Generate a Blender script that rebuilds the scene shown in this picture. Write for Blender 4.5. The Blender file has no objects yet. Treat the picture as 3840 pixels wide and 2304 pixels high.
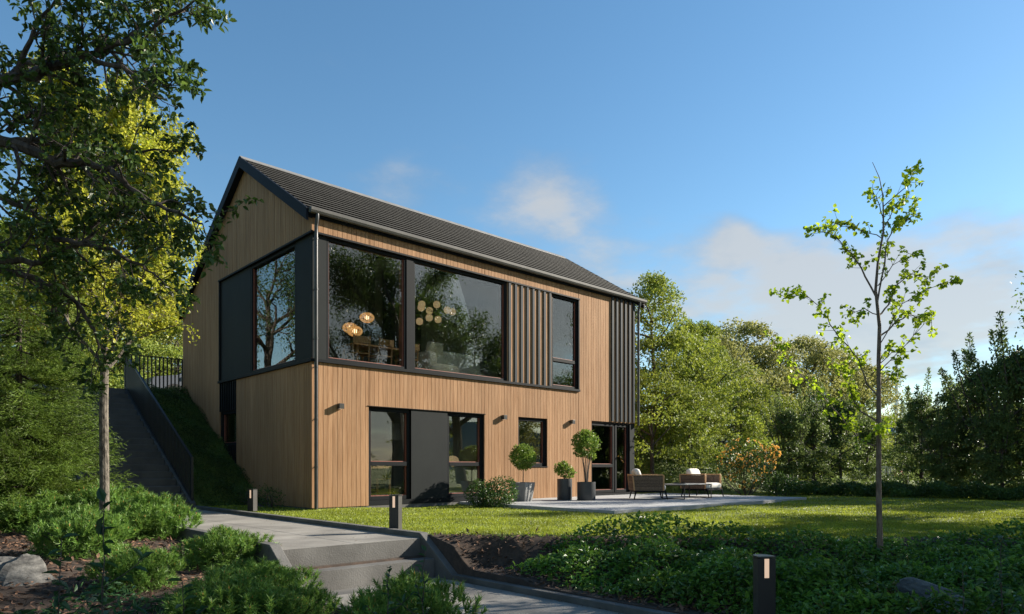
import bpy, math, random
import numpy as np
R = math.radians
C = bpy.context.scene
# ------------------------------------------------------------------ camera, sky, sun, exposure
CAM = np.array([-7.05, -13.946, 0.892])
HEAD = R(46.9)
FW = np.array([math.cos(HEAD), math.sin(HEAD), 0.0])
RT = np.array([math.sin(HEAD), -math.cos(HEAD), 0.0])
cd = bpy.data.cameras.new("camera"); cam = bpy.data.objects.new("camera", cd); C.collection.objects.link(cam)
cam.location = CAM; cam.rotation_euler = (R(90), 0, -R(90 - 46.9))
cd.lens = 24; cd.sensor_width = 36; cd.shift_y = 0.1567; cd.clip_start = .05; cd.clip_end = 3000
C.camera = cam
SUN_EL, SUN_AZ = 25.0, 22.0            # degrees; azimuth measured from +X toward -Y
sd = np.array([math.cos(R(SUN_AZ))*math.cos(R(SUN_EL)), -math.sin(R(SUN_AZ))*math.cos(R(SUN_EL)), math.sin(R(SUN_EL))])
sl = bpy.data.lights.new("sun", 'SUN'); sun = bpy.data.objects.new("sun", sl); C.collection.objects.link(sun)
sl.energy = 5.0; sl.angle = R(0.5); sl.color = (1.0, .92, .79)
from mathutils import Vector
sun.rotation_euler = Vector(sd).to_track_quat('Z', 'Y').to_euler()
w = bpy.data.worlds.new("World"); C.world = w; w.use_nodes = True
nt = w.node_tree; N = nt.nodes; Lk = nt.links; N.clear()
def nn(t, **k):
    n = N.new(t)
    for a, b in k.items(): setattr(n, a, b)
    return n
def mth(op, a, b=None, clamp=False):
    n = N.new('ShaderNodeMath'); n.operation = op; n.use_clamp = clamp
    for i, v in enumerate((a, b)):
        if v is None: continue
        if isinstance(v, (int, float)): n.inputs[i].default_value = v
        else: Lk.new(v, n.inputs[i])
    return n.outputs[0]
sky = nn('ShaderNodeTexSky', sky_type='NISHITA', sun_disc=False)
sky.sun_elevation = R(SUN_EL); sky.sun_rotation = math.atan2(sd[0], sd[1])
sky.air_density = 1.15; sky.dust_density = 0.15; sky.ozone_density = 2.6
hs = nn('ShaderNodeHueSaturation'); hs.inputs['Saturation'].default_value = 1.15; hs.inputs['Hue'].default_value = .494
Lk.new(sky.outputs[0], hs.inputs['Color'])
bg = nn('ShaderNodeBackground'); bg.inputs['Strength'].default_value = 0.074; Lk.new(hs.outputs[0], bg.inputs['Color'])
cb = nn('ShaderNodeBackground')
tc = nn('ShaderNodeTexCoord'); sx = nn('ShaderNodeSeparateXYZ'); Lk.new(tc.outputs['Generated'], sx.inputs[0])
zz = mth('ADD', mth('MAXIMUM', sx.outputs[2], 0.0), 0.16)
cx = nn('ShaderNodeCombineXYZ'); Lk.new(mth('DIVIDE', sx.outputs[0], zz), cx.inputs[0]); Lk.new(mth('DIVIDE', sx.outputs[1], zz), cx.inputs[1])
def noise(scale, det, rough, off):
    mp = nn('ShaderNodeMapping'); mp.inputs['Location'].default_value = off; Lk.new(cx.outputs[0], mp.inputs[0])
    n = nn('ShaderNodeTexNoise'); n.inputs['Scale'].default_value = scale; n.inputs['Detail'].default_value = det
    n.inputs['Roughness'].default_value = rough; Lk.new(mp.outputs[0], n.inputs['Vector']); return n.outputs['Fac']
n1 = noise(2.1, 9, .58, (1.3, 4.1, .7))
lumps = [((.6, -.75, .35), .12, .14), ((.835, .456, .309), .0006, .26), ((.828,.462,.322), .0003, .10), ((.80,.49,.292), .0006, .12), ((.696, .618, .365), .0020, .19), ((.649, .682, .337), .003, .20),
         ((.75, .582, .313), .003, .17), ((.883, .395, .25), .0015, .20), ((.913, .339, .21), .003, .21), ((.937, .279, .18), .004, .20), ((.86, .47, .19), .004, .16),
         ((.392, .749, .534), .0035, .22), ((.955, .25, .12), .010, .19), ((.512, .772, .377), .0008, .15), ((.808, .521, .22), .006, .18),
         ((.45, -.85, .27), .16, .33), ((-.4, -.86, .3), .10, .22), ((-.9, .1, .3), .1, .15)]
lump = None
for d, wd, s in lumps:
    d = np.array(d); d = d/np.linalg.norm(d)
    vm = nn('ShaderNodeVectorMath', operation='DOT_PRODUCT'); Lk.new(tc.outputs['Generated'], vm.inputs[0]); vm.inputs[1].default_value = d
    g = mth('MULTIPLY', mth('EXPONENT', mth('DIVIDE', mth('SUBTRACT', vm.outputs['Value'], 1.0), wd)), s)
    lump = g if lump is None else mth('ADD', lump, g)
zb = mth('DIVIDE', mth('SUBTRACT', sx.outputs[2], .26), .085)
lump = mth('ADD', lump, mth('MULTIPLY', mth('EXPONENT', mth('MULTIPLY', mth('MULTIPLY', zb, zb), -1.0)), .085))
dens = mth('MULTIPLY', mth('SUBTRACT', mth('ADD', n1, lump), .60), 2.9, True)
dens = mth('MULTIPLY', mth('MULTIPLY', dens, dens), mth('SUBTRACT', 3.0, mth('MULTIPLY', dens, 2.0)))
cf = mth('MULTIPLY', dens, .80)
n2 = noise(2.6, 5, .55, (3.3, 1.1, .2))
mc = nn('ShaderNodeMix', data_type='RGBA'); mc.inputs[6].default_value = (.34, .50, .70, 1); mc.inputs[7].default_value = (.86, .86, .85, 1)
Lk.new(mth('MULTIPLY', mth('SUBTRACT', mth('ADD', mth('MULTIPLY', dens, .55), mth('MULTIPLY', n2, 1.2)), .46), 1.5, True), mc.inputs[0])
Lk.new(mc.outputs[2], cb.inputs['Color']); cb.inputs['Strength'].default_value = 0.31
mx = nn('ShaderNodeMixShader'); Lk.new(cf, mx.inputs[0]); Lk.new(bg.outputs[0], mx.inputs[1]); Lk.new(cb.outputs[0], mx.inputs[2])
wo = nn('ShaderNodeOutputWorld'); Lk.new(mx.outputs[0], wo.inputs[0])
C.view_settings.view_transform = 'Standard'; C.view_settings.look = 'None'; C.view_settings.exposure = 1.25; C.view_settings.gamma = 1
C.cycles.max_bounces = 6; C.cycles.transparent_max_bounces = 12; C.cycles.diffuse_bounces = 3; C.cycles.glossy_bounces = 3
C.cycles.transmission_bounces = 4; C.cycles.sample_clamp_indirect = 6

# ------------------------------------------------------------------ materials
def new_mat(name):
    m = bpy.data.materials.new(name); m.use_nodes = True; t = m.node_tree; t.nodes.clear()
    o = t.nodes.new('ShaderNodeOutputMaterial'); return m, t, o
def MAT(name, c1, c2=None, rough=.6, metal=0., spec=.5, scale=(4, 4, 4), det=4, bump=0., bscale=None, island=0., lo=.35, hi=.65, coord='Object', emit=None, spots=None):
    m, t, o = new_mat(name); n = t.nodes; l = t.links
    p = n.new('ShaderNodeBsdfPrincipled'); l.new(p.outputs[0], o.inputs[0])
    p.inputs['Roughness'].default_value = rough; p.inputs['Metallic'].default_value = metal; p.inputs['Specular IOR Level'].default_value = spec
    tcn = n.new('ShaderNodeTexCoord'); mp = n.new('ShaderNodeMapping'); mp.inputs['Scale'].default_value = scale; l.new(tcn.outputs[coord], mp.inputs[0])
    nz = n.new('ShaderNodeTexNoise'); nz.inputs['Scale'].default_value = 1; nz.inputs['Detail'].default_value = det; nz.inputs['Roughness'].default_value = .6; l.new(mp.outputs[0], nz.inputs[0])
    col = None
    if c2 is not None:
        rp = n.new('ShaderNodeValToRGB'); rp.color_ramp.elements[0].position = lo; rp.color_ramp.elements[1].position = hi
        rp.color_ramp.elements[0].color = (*c1, 1); rp.color_ramp.elements[1].color = (*c2, 1); l.new(nz.outputs[0], rp.inputs[0]); col = rp.outputs[0]
    else:
        rg = n.new('ShaderNodeRGB'); rg.outputs[0].default_value = (*c1, 1); col = rg.outputs[0]
    if spots:
        vo = n.new('ShaderNodeTexVoronoi'); mp2 = n.new('ShaderNodeMapping'); mp2.inputs['Scale'].default_value = spots[0]; l.new(tcn.outputs[coord], mp2.inputs[0]); l.new(mp2.outputs[0], vo.inputs[0])
        mr = n.new('ShaderNodeMapRange'); mr.inputs[1].default_value = spots[1]; mr.inputs[2].default_value = spots[1]*2.2; mr.inputs[3].default_value = .42; mr.inputs[4].default_value = 1; l.new(vo.outputs['Distance'], mr.inputs[0])
        mm = n.new('ShaderNodeVectorMath'); mm.operation = 'SCALE'; l.new(col, mm.inputs[0]); l.new(mr.outputs[0], mm.inputs['Scale']); col = mm.outputs[0]
    if island:
        g = n.new('ShaderNodeNewGeometry'); h = n.new('ShaderNodeHueSaturation')
        mr = n.new('ShaderNodeMapRange'); mr.inputs[3].default_value = 1-island; mr.inputs[4].default_value = 1+island; l.new(g.outputs['Random Per Island'], mr.inputs[0])
        l.new(mr.outputs[0], h.inputs['Value']); l.new(col, h.inputs['Color']); col = h.outputs[0]
    l.new(col, p.inputs['Base Color'])
    if bump:
        b = n.new('ShaderNodeBump'); b.inputs['Strength'].default_value = bump; b.inputs['Distance'].default_value = .02
        if bscale:
            mp3 = n.new('ShaderNodeMapping'); mp3.inputs['Scale'].default_value = bscale; l.new(tcn.outputs[coord], mp3.inputs[0])
            nb = n.new('ShaderNodeTexNoise'); nb.inputs['Scale'].default_value = 1; nb.inputs['Detail'].default_value = 6; l.new(mp3.outputs[0], nb.inputs[0]); l.new(nb.outputs[0], b.inputs['Height'])
        else: l.new(nz.outputs[0], b.inputs['Height'])
        l.new(b.outputs[0], p.inputs['Normal'])
    if emit: p.inputs['Emission Color'].default_value = (*emit[0], 1); p.inputs['Emission Strength'].default_value = emit[1]
    return m
def LEAF(name, c1, c2, trans=.35, rough=.45, spec=.35, val=.35, clump=(1.2, .25)):
    m, t, o = new_mat(name); n = t.nodes; l = t.links
    g = n.new('ShaderNodeNewGeometry'); rp = n.new('ShaderNodeValToRGB'); rp.color_ramp.elements[0].color = (*c1, 1); rp.color_ramp.elements[1].color = (*c2, 1)
    l.new(g.outputs['Random Per Island'], rp.inputs[0])
    tcn = n.new('ShaderNodeTexCoord'); nz = n.new('ShaderNodeTexNoise'); nz.inputs['Scale'].default_value = clump[0]; nz.inputs['Detail'].default_value = 2; l.new(tcn.outputs['Object'], nz.inputs[0])
    mr = n.new('ShaderNodeMapRange'); mr.inputs[1].default_value = .3; mr.inputs[2].default_value = .7; mr.inputs[3].default_value = 1-clump[1]; mr.inputs[4].default_value = 1+clump[1]; l.new(nz.outputs[0], mr.inputs[0])
    h = n.new('ShaderNodeHueSaturation'); l.new(mr.outputs[0], h.inputs['Value']); l.new(rp.outputs[0], h.inputs['Color'])
    p = n.new('ShaderNodeBsdfPrincipled'); p.inputs['Roughness'].default_value = rough; p.inputs['Specular IOR Level'].default_value = spec; l.new(h.outputs[0], p.inputs['Base Color'])
    tr = n.new('ShaderNodeBsdfTranslucent'); h2 = n.new('ShaderNodeHueSaturation'); h2.inputs['Hue'].default_value = .485; h2.inputs['Value'].default_value = 1.5; l.new(h.outputs[0], h2.inputs['Color']); l.new(h2.outputs[0], tr.inputs[0])
    x = n.new('ShaderNodeMixShader'); x.inputs[0].default_value = trans; l.new(p.outputs[0], x.inputs[1]); l.new(tr.outputs[0], x.inputs[2]); l.new(x.outputs[0], o.inputs[0])
    return m
def GLASS(name, refl=1.0, base=.06, tint=(.80, .84, .80)):
    m, t, o = new_mat(name); n = t.nodes; l = t.links
    f = n.new('ShaderNodeFresnel'); f.inputs[0].default_value = 1.52
    a = n.new('ShaderNodeMath'); a.operation = 'MULTIPLY_ADD'; a.inputs[1].default_value = refl; a.inputs[2].default_value = base; a.use_clamp = True; l.new(f.outputs[0], a.inputs[0])
    tr = n.new('ShaderNodeBsdfTransparent'); tr.inputs[0].default_value = (*tint, 1)
    gl = n.new('ShaderNodeBsdfGlossy'); gl.inputs['Roughness'].default_value = 0.0; gl.inputs[0].default_value = (.98, .96, .93, 1)
    x = n.new('ShaderNodeMixShader'); l.new(a.outputs[0], x.inputs[0]); l.new(tr.outputs[0], x.inputs[1]); l.new(gl.outputs[0], x.inputs[2]); l.new(x.outputs[0], o.inputs[0])
    return m
M = {}
M['wood'] = MAT('larch_cladding',  (.275, .148, .074), (.388, .234, .132), rough=.7, spec=.10, scale=(22, 22, 1.3), det=6, bump=.25, bscale=(60, 60, 3), island=.085, lo=.3, hi=.72, spots=((6.5, 6.5, 3.4), .05))
def weather(m, scale, lo_, hi_):
    t = m.node_tree; n = t.nodes; l = t.links; p = next(x for x in n if x.type == 'BSDF_PRINCIPLED'); src = p.inputs['Base Color'].links[0].from_socket
    tcn = n.new('ShaderNodeTexCoord'); mp = n.new('ShaderNodeMapping'); mp.inputs['Scale'].default_value = scale; l.new(tcn.outputs['Object'], mp.inputs[0]); nz = n.new('ShaderNodeTexNoise'); nz.inputs['Scale'].default_value = 1; nz.inputs['Detail'].default_value = 5; l.new(mp.outputs[0], nz.inputs[0])
    mr = n.new('ShaderNodeMapRange'); mr.inputs[1].default_value = .32; mr.inputs[2].default_value = .68; mr.inputs[3].default_value = lo_; mr.inputs[4].default_value = hi_; l.new(nz.outputs[0], mr.inputs[0])
    v = n.new('ShaderNodeVectorMath'); v.operation = 'SCALE'; l.new(src, v.inputs[0]); l.new(mr.outputs[0], v.inputs['Scale']); l.new(v.outputs[0], p.inputs['Base Color'])
weather(M['wood'], (1.1, 1.1, .28), .88, 1.10)
M['anth'] = MAT('anthracite_metal', (.011, .0125, .014), (.014, .016, .018), rough=.55, spec=.08, scale=(2, 2, 2))
M['panel'] = MAT('anthracite_panel', (.020, .0225, .023), (.025, .028, .028), rough=.6, spec=.08, scale=(1.5, 1.5, .8))
M['batten'] = MAT('batten_paint', (.032, .038, .044), (.042, .050, .056), rough=.6, spec=.12, scale=(12, 12, 1.5), island=.06)
M['verge'] = MAT('verge_metal', (.010, .012, .017), (.013, .015, .021), rough=.6, spec=.1, scale=(2, 2, 2))
M['gutter'] = MAT('gutter_metal', (.085, .082, .077), (.115, .110, .103), rough=.5, metal=.1, spec=.3, scale=(3, 3, 3))
M['pipe'] = MAT('downpipe_metal', (.045, .045, .045), (.065, .063, .060), rough=.35, metal=.3, scale=(3, 3, 3))
M['tile'] = MAT('roof_tile', (.034, .034, .034), (.054, .053, .051), rough=.7, spec=.3, scale=(1.5, 1.5, 1.5), det=6, island=.10)
M['ridge'] = MAT('ridge_metal', (.17, .165, .155), (.23, .22, .205), rough=.5, scale=(3, 3, 3))
M['backing'] = MAT('wall_backing', (.02, .014, .010), rough=.9)
M['inner'] = MAT('plaster', (.50, .52, .46), (.55, .56, .50), rough=.9, scale=(1, 1, 1))
M['innerd'] = MAT('dark_plaster', (.075, .082, .075), (.09, .097, .09), rough=.85, scale=(1, 1, 1))
M['floor'] = MAT('oak_floor', (.26, .17, .10), (.34, .23, .14), rough=.5, scale=(2, 20, 2))
M['redwood'] = MAT('stained_reveal', (.19, .055, .035), (.25, .08, .05), rough=.5, scale=(10, 10, 2))
M['glass'] = GLASS('window_glass', .85, .045, (.93, .95, .92))
M['concrete'] = MAT('concrete', (.20, .185, .165), (.265, .247, .22), rough=.8, scale=(2.3, 2.3, 2.3), det=9, bump=.2, bscale=(40, 40, 40), spots=((9, 9, 9), .03))
weather(M['concrete'], (1.3, 1.3, 1.3), .70, 1.14)
M['dconc'] = MAT('dark_concrete', (.09, .086, .080), (.130, .125, .117), rough=.82, scale=(2.5, 2.5, 2.5), det=9, bump=.25, bscale=(50, 50, 50))
weather(M['dconc'], (2, 2, 2), .72, 1.15)
M['stairc'] = MAT('stair_concrete', (.080, .077, .074), (.115, .111, .106), rough=.85, scale=(2, 2, 2), det=7, bump=.2, bscale=(30, 30, 30))
M['terr'] = MAT('terrace_concrete', (.29, .29, .29), (.40, .40, .40), rough=.8, scale=(.7, 9, 3), det=8, bump=.25, bscale=(20, 60, 30), spots=((7, 7, 7), .03))
M['soil'] = MAT('soil', (.028, .018, .012), (.06, .037, .024), rough=.95, scale=(9, 9, 9), bump=.5)
M['grassb'] = MAT('grass_base', (.07, .095, .012), (.12, .155, .022), rough=.9, scale=(2.5, 2.5, 2.5), det=8, bump=.6, bscale=(60, 60, 60))
M['black'] = MAT('black_steel', (.014, .014, .015), (.020, .020, .022), rough=.45, scale=(3, 3, 3))
M['boll'] = MAT('bollard_paint', (.045, .042, .040), (.055, .052, .050), rough=.42, scale=(5, 5, 5))
M['bollf'] = MAT('bollard_front', (.012, .012, .013), rough=.5)
M['lit'] = MAT('lit_lamp_face', (.3, .27, .24), rough=.6, emit=((1, .68, .46), .28))
M['bark'] = MAT('grey_bark', (.030, .024, .017), (.17, .145, .115), rough=.9, scale=(22, 22, 9), det=6, bump=.8)
M['barkd'] = MAT('dark_bark', (.035, .027, .022), (.10, .08, .068), rough=.9, scale=(30, 30, 10), det=5, bump=.6)
M['twig'] = MAT('young_bark', (.095, .062, .043), (.20, .145, .11), rough=.8, scale=(40, 40, 9), det=4, bump=.3)
M['teak'] = MAT('teak', (.38, .19, .075), (.52, .29, .13), rough=.5, scale=(30, 30, 6), det=5)
M['rope'] = MAT('woven_rope', (.095, .062, .042), (.20, .135, .092), rough=.85, scale=(30, 30, 30), island=.35)
M['cush'] = MAT('cream_cushion', (.64, .60, .53), (.72, .69, .62), rough=.95, scale=(14, 14, 14), bump=.15, bscale=(90, 90, 90))
M['stonetop'] = MAT('stone_table_top', (.26, .25, .24), (.34, .33, .31), rough=.5, scale=(8, 8, 8))
M['pot'] = MAT('anthracite_pot', (.030, .034, .038), (.042, .046, .050), rough=.42, scale=(3, 3, 3), bump=.05)
M['potg'] = MAT('grey_concrete_pot', (.16, .16, .16), (.25, .25, .245), rough=.8, scale=(9, 9, 3), det=7, bump=.3)
M['rock'] = MAT('rock', (.045, .043, .039), (.15, .143, .13), rough=.85, scale=(7, 7, 22), det=12, bump=1.0, bscale=(16, 16, 40))
M['chip'] = MAT('bark_chips', (.065, .034, .019), (.175, .092, .052), rough=.9, scale=(30, 30, 30), island=.5)
M['carp'] = MAT('car_paint', (.22, .24, .28), rough=.25, metal=.5)
M['rubber'] = MAT('rubber', (.02, .02, .02), rough=.8)
M['wick'] = MAT('pendant_wood', (.55, .30, .12), (.66, .40, .18), rough=.5, scale=(9, 9, 9), emit=((1, .55, .2), .16))
M['globe'] = MAT('frosted_globe', (.50, .36, .20), rough=.25, emit=((1, .68, .38), .13))
M['olive'] = MAT('olive_fabric', (.06, .065, .02), (.08, .085, .03), rough=.9, scale=(9, 9, 9))
M['palew'] = MAT('pale_painted_wood', (.62, .57, .44), (.7, .65, .52), rough=.6, scale=(9, 9, 9))
M['pink'] = MAT('pink_fabric', (.55, .22, .18), rough=.9)
M['white'] = MAT('white_paint', (.75, .75, .74), rough=.5)
M['bulb'] = MAT('bulb', (1, .8, .5), rough=.4, emit=((1, .72, .4), 1.1))
M['hill'] = MAT('far_hill', (.10, .14, .13), (.14, .18, .15), rough=1, scale=(.02, .02, .02))
M['l_fg'] = LEAF('foreground_leaf', (.035, .075, .012), (.085, .145, .026), trans=.38, rough=.38, spec=.5)
M['l_lime'] = LEAF('linden_leaf', (.19, .30, .012), (.30, .42, .03), trans=.5, rough=.4)
M['l_yel'] = LEAF('yellow_green_leaf', (.20, .25, .02), (.38, .39, .05), trans=.5, clump=(1.2, .3))
M['l_bg1'] = LEAF('far_leaf_bright', (.125, .19, .022), (.26, .31, .045), trans=.3, rough=.6, clump=(.5, .28))
M['l_bg2'] = LEAF('far_leaf_olive', (.15, .17, .04), (.31, .315, .10), trans=.3, rough=.6, clump=(.5, .3))
M['l_bg3'] = LEAF('far_leaf_dark', (.07, .11, .03), (.14, .20, .055), trans=.35, rough=.5, clump=(.6, .3))
M['l_spr'] = LEAF('spruce_needles', (.06, .12, .014), (.16, .235, .03), trans=.25, rough=.5, clump=(2, .25))
M['l_mug'] = LEAF('pine_needles', (.065, .150, .024), (.175, .30, .055), trans=.3, rough=.5, clump=(3, .25))
M['bud'] = LEAF('pine_buds', (.42, .19, .035), (.55, .30, .08), trans=.1, clump=(3, .1))
M['l_cov'] = LEAF('ground_cover_leaf', (.030, .095, .012), (.12, .235, .030), trans=.3, rough=.36, spec=.5, clump=(2, .35))
M['l_bush'] = LEAF('bush_leaf', (.024, .062, .012), (.06, .12, .022), trans=.25, rough=.42, spec=.4, clump=(3, .3))
M['l_top'] = LEAF('topiary_leaf', (.085, .16, .02), (.19, .28, .045), trans=.3, rough=.4, clump=(3, .25))
M['l_blue'] = LEAF('seedling_leaf', (.022, .065, .024), (.055, .12, .040), trans=.3, rough=.4, spec=.4)
M['l_grass'] = LEAF('grass_blade', (.135, .185, .012), (.27, .32, .036), trans=.35, rough=.5, clump=(1.1, .32))
M['l_bank'] = LEAF('bank_leaf', (.03, .07, .012), (.07, .12, .022), trans=.25, rough=.5, clump=(1.5, .35))
M['flower'] = LEAF('orange_flower', (.62, .36, .06), (.80, .55, .14), trans=.3, clump=(3, .1))

# ------------------------------------------------------------------ mesh helpers
class MB:
    def __init__(s): s.V = []; s.F = []; s.n = 0
    def add(s, V, F, m=0):
        V = np.asarray(V, dtype=np.float64).reshape(-1, 3); F = np.asarray(F, dtype=np.int64)
        s.V.append(V); s.F.append((F + s.n, m)); s.n += len(V); return s
    def box(s, a, b, m=0):
        x0, y0, z0 = np.minimum(a, b); x1, y1, z1 = np.maximum(a, b)
        V = [(x0,y0,z0),(x1,y0,z0),(x1,y1,z0),(x0,y1,z0),(x0,y0,z1),(x1,y0,z1),(x1,y1,z1),(x0,y1,z1)]
        return s.add(V, [(0,3,2,1),(4,5,6,7),(0,1,5,4),(1,2,6,5),(2,3,7,6),(3,0,4,7)], m)
    def hexa(s, V, m=0):
        return s.add(V, [(0,3,2,1),(4,5,6,7),(0,1,5,4),(1,2,6,5),(2,3,7,6),(3,0,4,7)], m)
    def bar(s, p, q, w, h, m=0, up=(0, 0, 1)):
        p = np.array(p, float); q = np.array(q, float); d = q-p; d /= np.linalg.norm(d); u = np.array(up, float)
        r = np.cross(d, u); r /= np.linalg.norm(r)+1e-9; u = np.cross(r, d)
        V = [e + sgn[0]*r*w/2 + sgn[1]*u*h/2 for e in (p, q) for sgn in ((-1,-1),(1,-1),(1,1),(-1,1))]
        return s.add(V, [(0,3,2,1),(4,5,6,7),(0,1,5,4),(1,2,6,5),(2,3,7,6),(3,0,4,7)], m)
    def tube(s, pts, rad, sides=6, m=0, cap=True):
        P = np.array(pts, float); n = len(P); rad = np.broadcast_to(np.asarray(rad, float), (n,))
        T = np.gradient(P, axis=0); T /= np.linalg.norm(T, axis=1)[:, None]+1e-9
        a = np.array([0., 0, 1.]) if abs(T[0][2]) < .9 else np.array([1., 0, 0])
        V = []; ang = np.arange(sides)*2*math.pi/sides
        for i in range(n):
            r = np.cross(T[i], a); r /= np.linalg.norm(r)+1e-9; u = np.cross(r, T[i]); a = u
            V.append(P[i] + rad[i]*(np.cos(ang)[:, None]*r + np.sin(ang)[:, None]*u))
        V = np.concatenate(V); k = np.arange(sides); k2 = (k+1) % sides; F = []
        for i in range(n-1): F.append(np.stack([i*sides+k, i*sides+k2, (i+1)*sides+k2, (i+1)*sides+k], 1))
        s.add(V, np.concatenate(F)[:, ::-1], m)
        if cap and sides >= 3:
            b = s.n - len(V)
            for off in (0, (n-1)*sides):
                c = V[off:off+sides].mean(0); W = np.vstack([V[off:off+sides], c]); s.add(W, [(i, (i+1) % sides, sides) for i in range(sides)], m)
        return s
    def lathe(s, prof, c=(0, 0, 0), sides=24, m=0):
        ang = np.arange(sides)*2*math.pi/sides; V = []
        for r, z in prof: V.append(np.stack([c[0]+r*np.cos(ang), c[1]+r*np.sin(ang), np.full(sides, c[2]+z)], 1))
        k = np.arange(sides); k2 = (k+1) % sides; F = [np.stack([i*sides+k, i*sides+k2, (i+1)*sides+k2, (i+1)*sides+k], 1) for i in range(len(prof)-1)]
        return s.add(np.concatenate(V), np.concatenate(F), m)
    def pillow(s, c, sx, sy, sz, m=0, rot=None, e=.45, nu=20, nv=12):
        u = np.linspace(-math.pi, math.pi, nu, endpoint=False); v = np.linspace(-math.pi/2, math.pi/2, nv)
        f = lambda x, p: np.sign(x)*np.abs(x)**p
        U, W = np.meshgrid(u, v)
        V = np.stack([sx/2*f(np.cos(W), e)*f(np.cos(U), e), sy/2*f(np.cos(W), e)*f(np.sin(U), e), sz/2*f(np.sin(W), .75)], -1).reshape(-1, 3)
        if rot is not None: V = V @ np.array(rot).T
        F = [(j*nu+i, j*nu+(i+1) % nu, (j+1)*nu+(i+1) % nu, (j+1)*nu+i) for j in range(nv-1) for i in range(nu)]
        return s.add(V+np.array(c), F, m)
    def build(s, name, mats, parent=None, smooth=False, link=True):
        me = bpy.data.meshes.new(name)
        if not isinstance(mats, (list, tuple)): mats = [mats]
        for m in mats: me.materials.append(m)
        V = np.concatenate(s.V); li = []; ls = []; mi = []; pos = 0
        for F, m in s.F:
            if F.size == 0: continue
            k = F.shape[1]; li.append(F.ravel()); ls.append(pos + np.arange(len(F))*k); mi.append(np.full(len(F), m)); pos += F.size
        li = np.concatenate(li); ls = np.concatenate(ls); mi = np.concatenate(mi)
        me.vertices.add(len(V)); me.vertices.foreach_set('co', V.astype(np.float32).ravel())
        me.loops.add(len(li)); me.loops.foreach_set('vertex_index', li.astype(np.int32))
        me.polygons.add(len(ls)); me.polygons.foreach_set('loop_start', ls.astype(np.int32)); me.polygons.foreach_set('material_index', mi.astype(np.int32))
        me.polygons.foreach_set('use_smooth', np.full(len(ls), bool(smooth)))
        me.update(calc_edges=True)
        o = bpy.data.objects.new(name, me)
        if link: C.collection.objects.link(o)
        if parent is not None: o.parent = parent
        return o
def tag(o, label=None, cat=None, group=None, kind=None):
    if label: o['label'] = label
    if cat: o['category'] = cat
    if group: o['group'] = group
    if kind: o['kind'] = kind
    return o
def thing(name, label, cat, loc=(0, 0, 0), rz=0, group=None):
    o = bpy.data.objects.new(name, None); C.collection.objects.link(o); o.location = loc; o.rotation_euler = (0, 0, rz); o.empty_display_size = .2
    return tag(o, label, cat, group)
def copy_tree(o, parent=None):
    c = o.copy(); C.collection.objects.link(c); c.parent = parent
    for ch in list(o.children): copy_tree(ch, c)
    return c
def bevel(o, wd=.01, seg=2):
    b = o.modifiers.new('bevel', 'BEVEL'); b.width = wd; b.segments = seg; b.limit_method = 'ANGLE'; return o
def norm(v): return v/(np.linalg.norm(v, axis=-1, keepdims=True)+1e-9)
def leaves(mb, P, D, Nn, L, W, m=0, fold=.18, simple=False):
    """P base points, D leaf directions, Nn approximate normals, L lengths, W widths"""
    P = np.asarray(P, float); k = len(P)
    if k == 0: return
    D = norm(np.asarray(D, float)); S = norm(np.cross(D, Nn)); U = np.cross(S, D); L = np.broadcast_to(L, (k,))[:, None]; W = np.broadcast_to(W, (k,))[:, None]
    if simple:
        V = np.stack([P, P+D*L*.45+S*W*.5+U*L*fold*.4, P+D*L, P+D*L*.45-S*W*.5+U*L*fold*.4], 1).reshape(-1, 3)
        b = np.arange(k)[:, None]*4; mb.add(V, b+np.array([0, 1, 2, 3]), m); return
    V = np.stack([P, P+D*L*.30+S*W*.48+U*W*fold*1.5, P+D*L*.68+S*W*.36+U*W*fold, P+D*L-U*L*.08, P+D*L*.68-S*W*.36+U*W*fold, P+D*L*.30-S*W*.48+U*W*fold*1.5], 1).reshape(-1, 3)
    b = np.arange(k)[:, None]*6
    mb.add(V, np.concatenate([b+np.array([0, 1, 2, 3]), b+np.array([0, 3, 4, 5])]), m)
def rdir(rng, n): return norm(rng.normal(size=(n, 3)))

# ------------------------------------------------------------------ terrain
def sm(a, b, x):
    t = np.clip((x-a)/(b-a), 0, 1); return t*t*(3-2*t)
EX = np.array([-50, -1.45, -.8, 0, .7, 1.2, 2, 3, 5, 8, 14, 60.]); EY = np.array([-6.2, -6.3, -7.2, -7.7, -8.0, -9.0, -9.7, -10.3, -12., -14.2, -17., -40.])
def edge(x): return np.interp(x, EX, EY)
def hgt(x, y):
    x = np.asarray(x, float); y = np.asarray(y, float)
    toe = np.interp(x, [-60, 12.0, 14.5, 20, 27, 60], [2.5, 2.5, -.6, -1.2, 3.0, 9.0])
    slope = np.interp(x, [12, 15, 26], [.57, .60, .30])
    bank = np.clip((y-toe)*slope, 0, 3.25); bank = np.where(bank > 2.9, 2.9+(bank-2.9)*.9, bank)
    lawn = -.08 + .05*sm(2.5, -1., x)
    h = lawn + bank
    s = np.clip((edge(x)-y)/2.4, 0, 1); near = sm(1.5, -1.2, x)*sm(-6.6, -7.3, y)
    h = np.where((x > -2.6) & (y < edge(x)), lawn - .44*np.maximum(np.clip(s*1.15, 0, 1), near*.9*np.clip((edge(x)-y)/.55, 0, 1)), h)
    left = -.16 - .40*sm(-4.5, -8.5, y) - .12*sm(-8, -13, y) + bank
    h = np.where(x <= -2.6, left, h)
    p = (x > -3.66) & (x < -1.50)                     # below the path and the stairs
    h = np.where(p & (y > -6.5) & (y < 2.6), -.30, h); h = np.where(p & (y >= 2.6), h-.35, h); h = np.where(p & (y <= -6.5), -.70, h)
    return h + .02*np.sin(x*1.7)*np.cos(y*1.3)*np.where(p, 0, 1)
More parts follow.
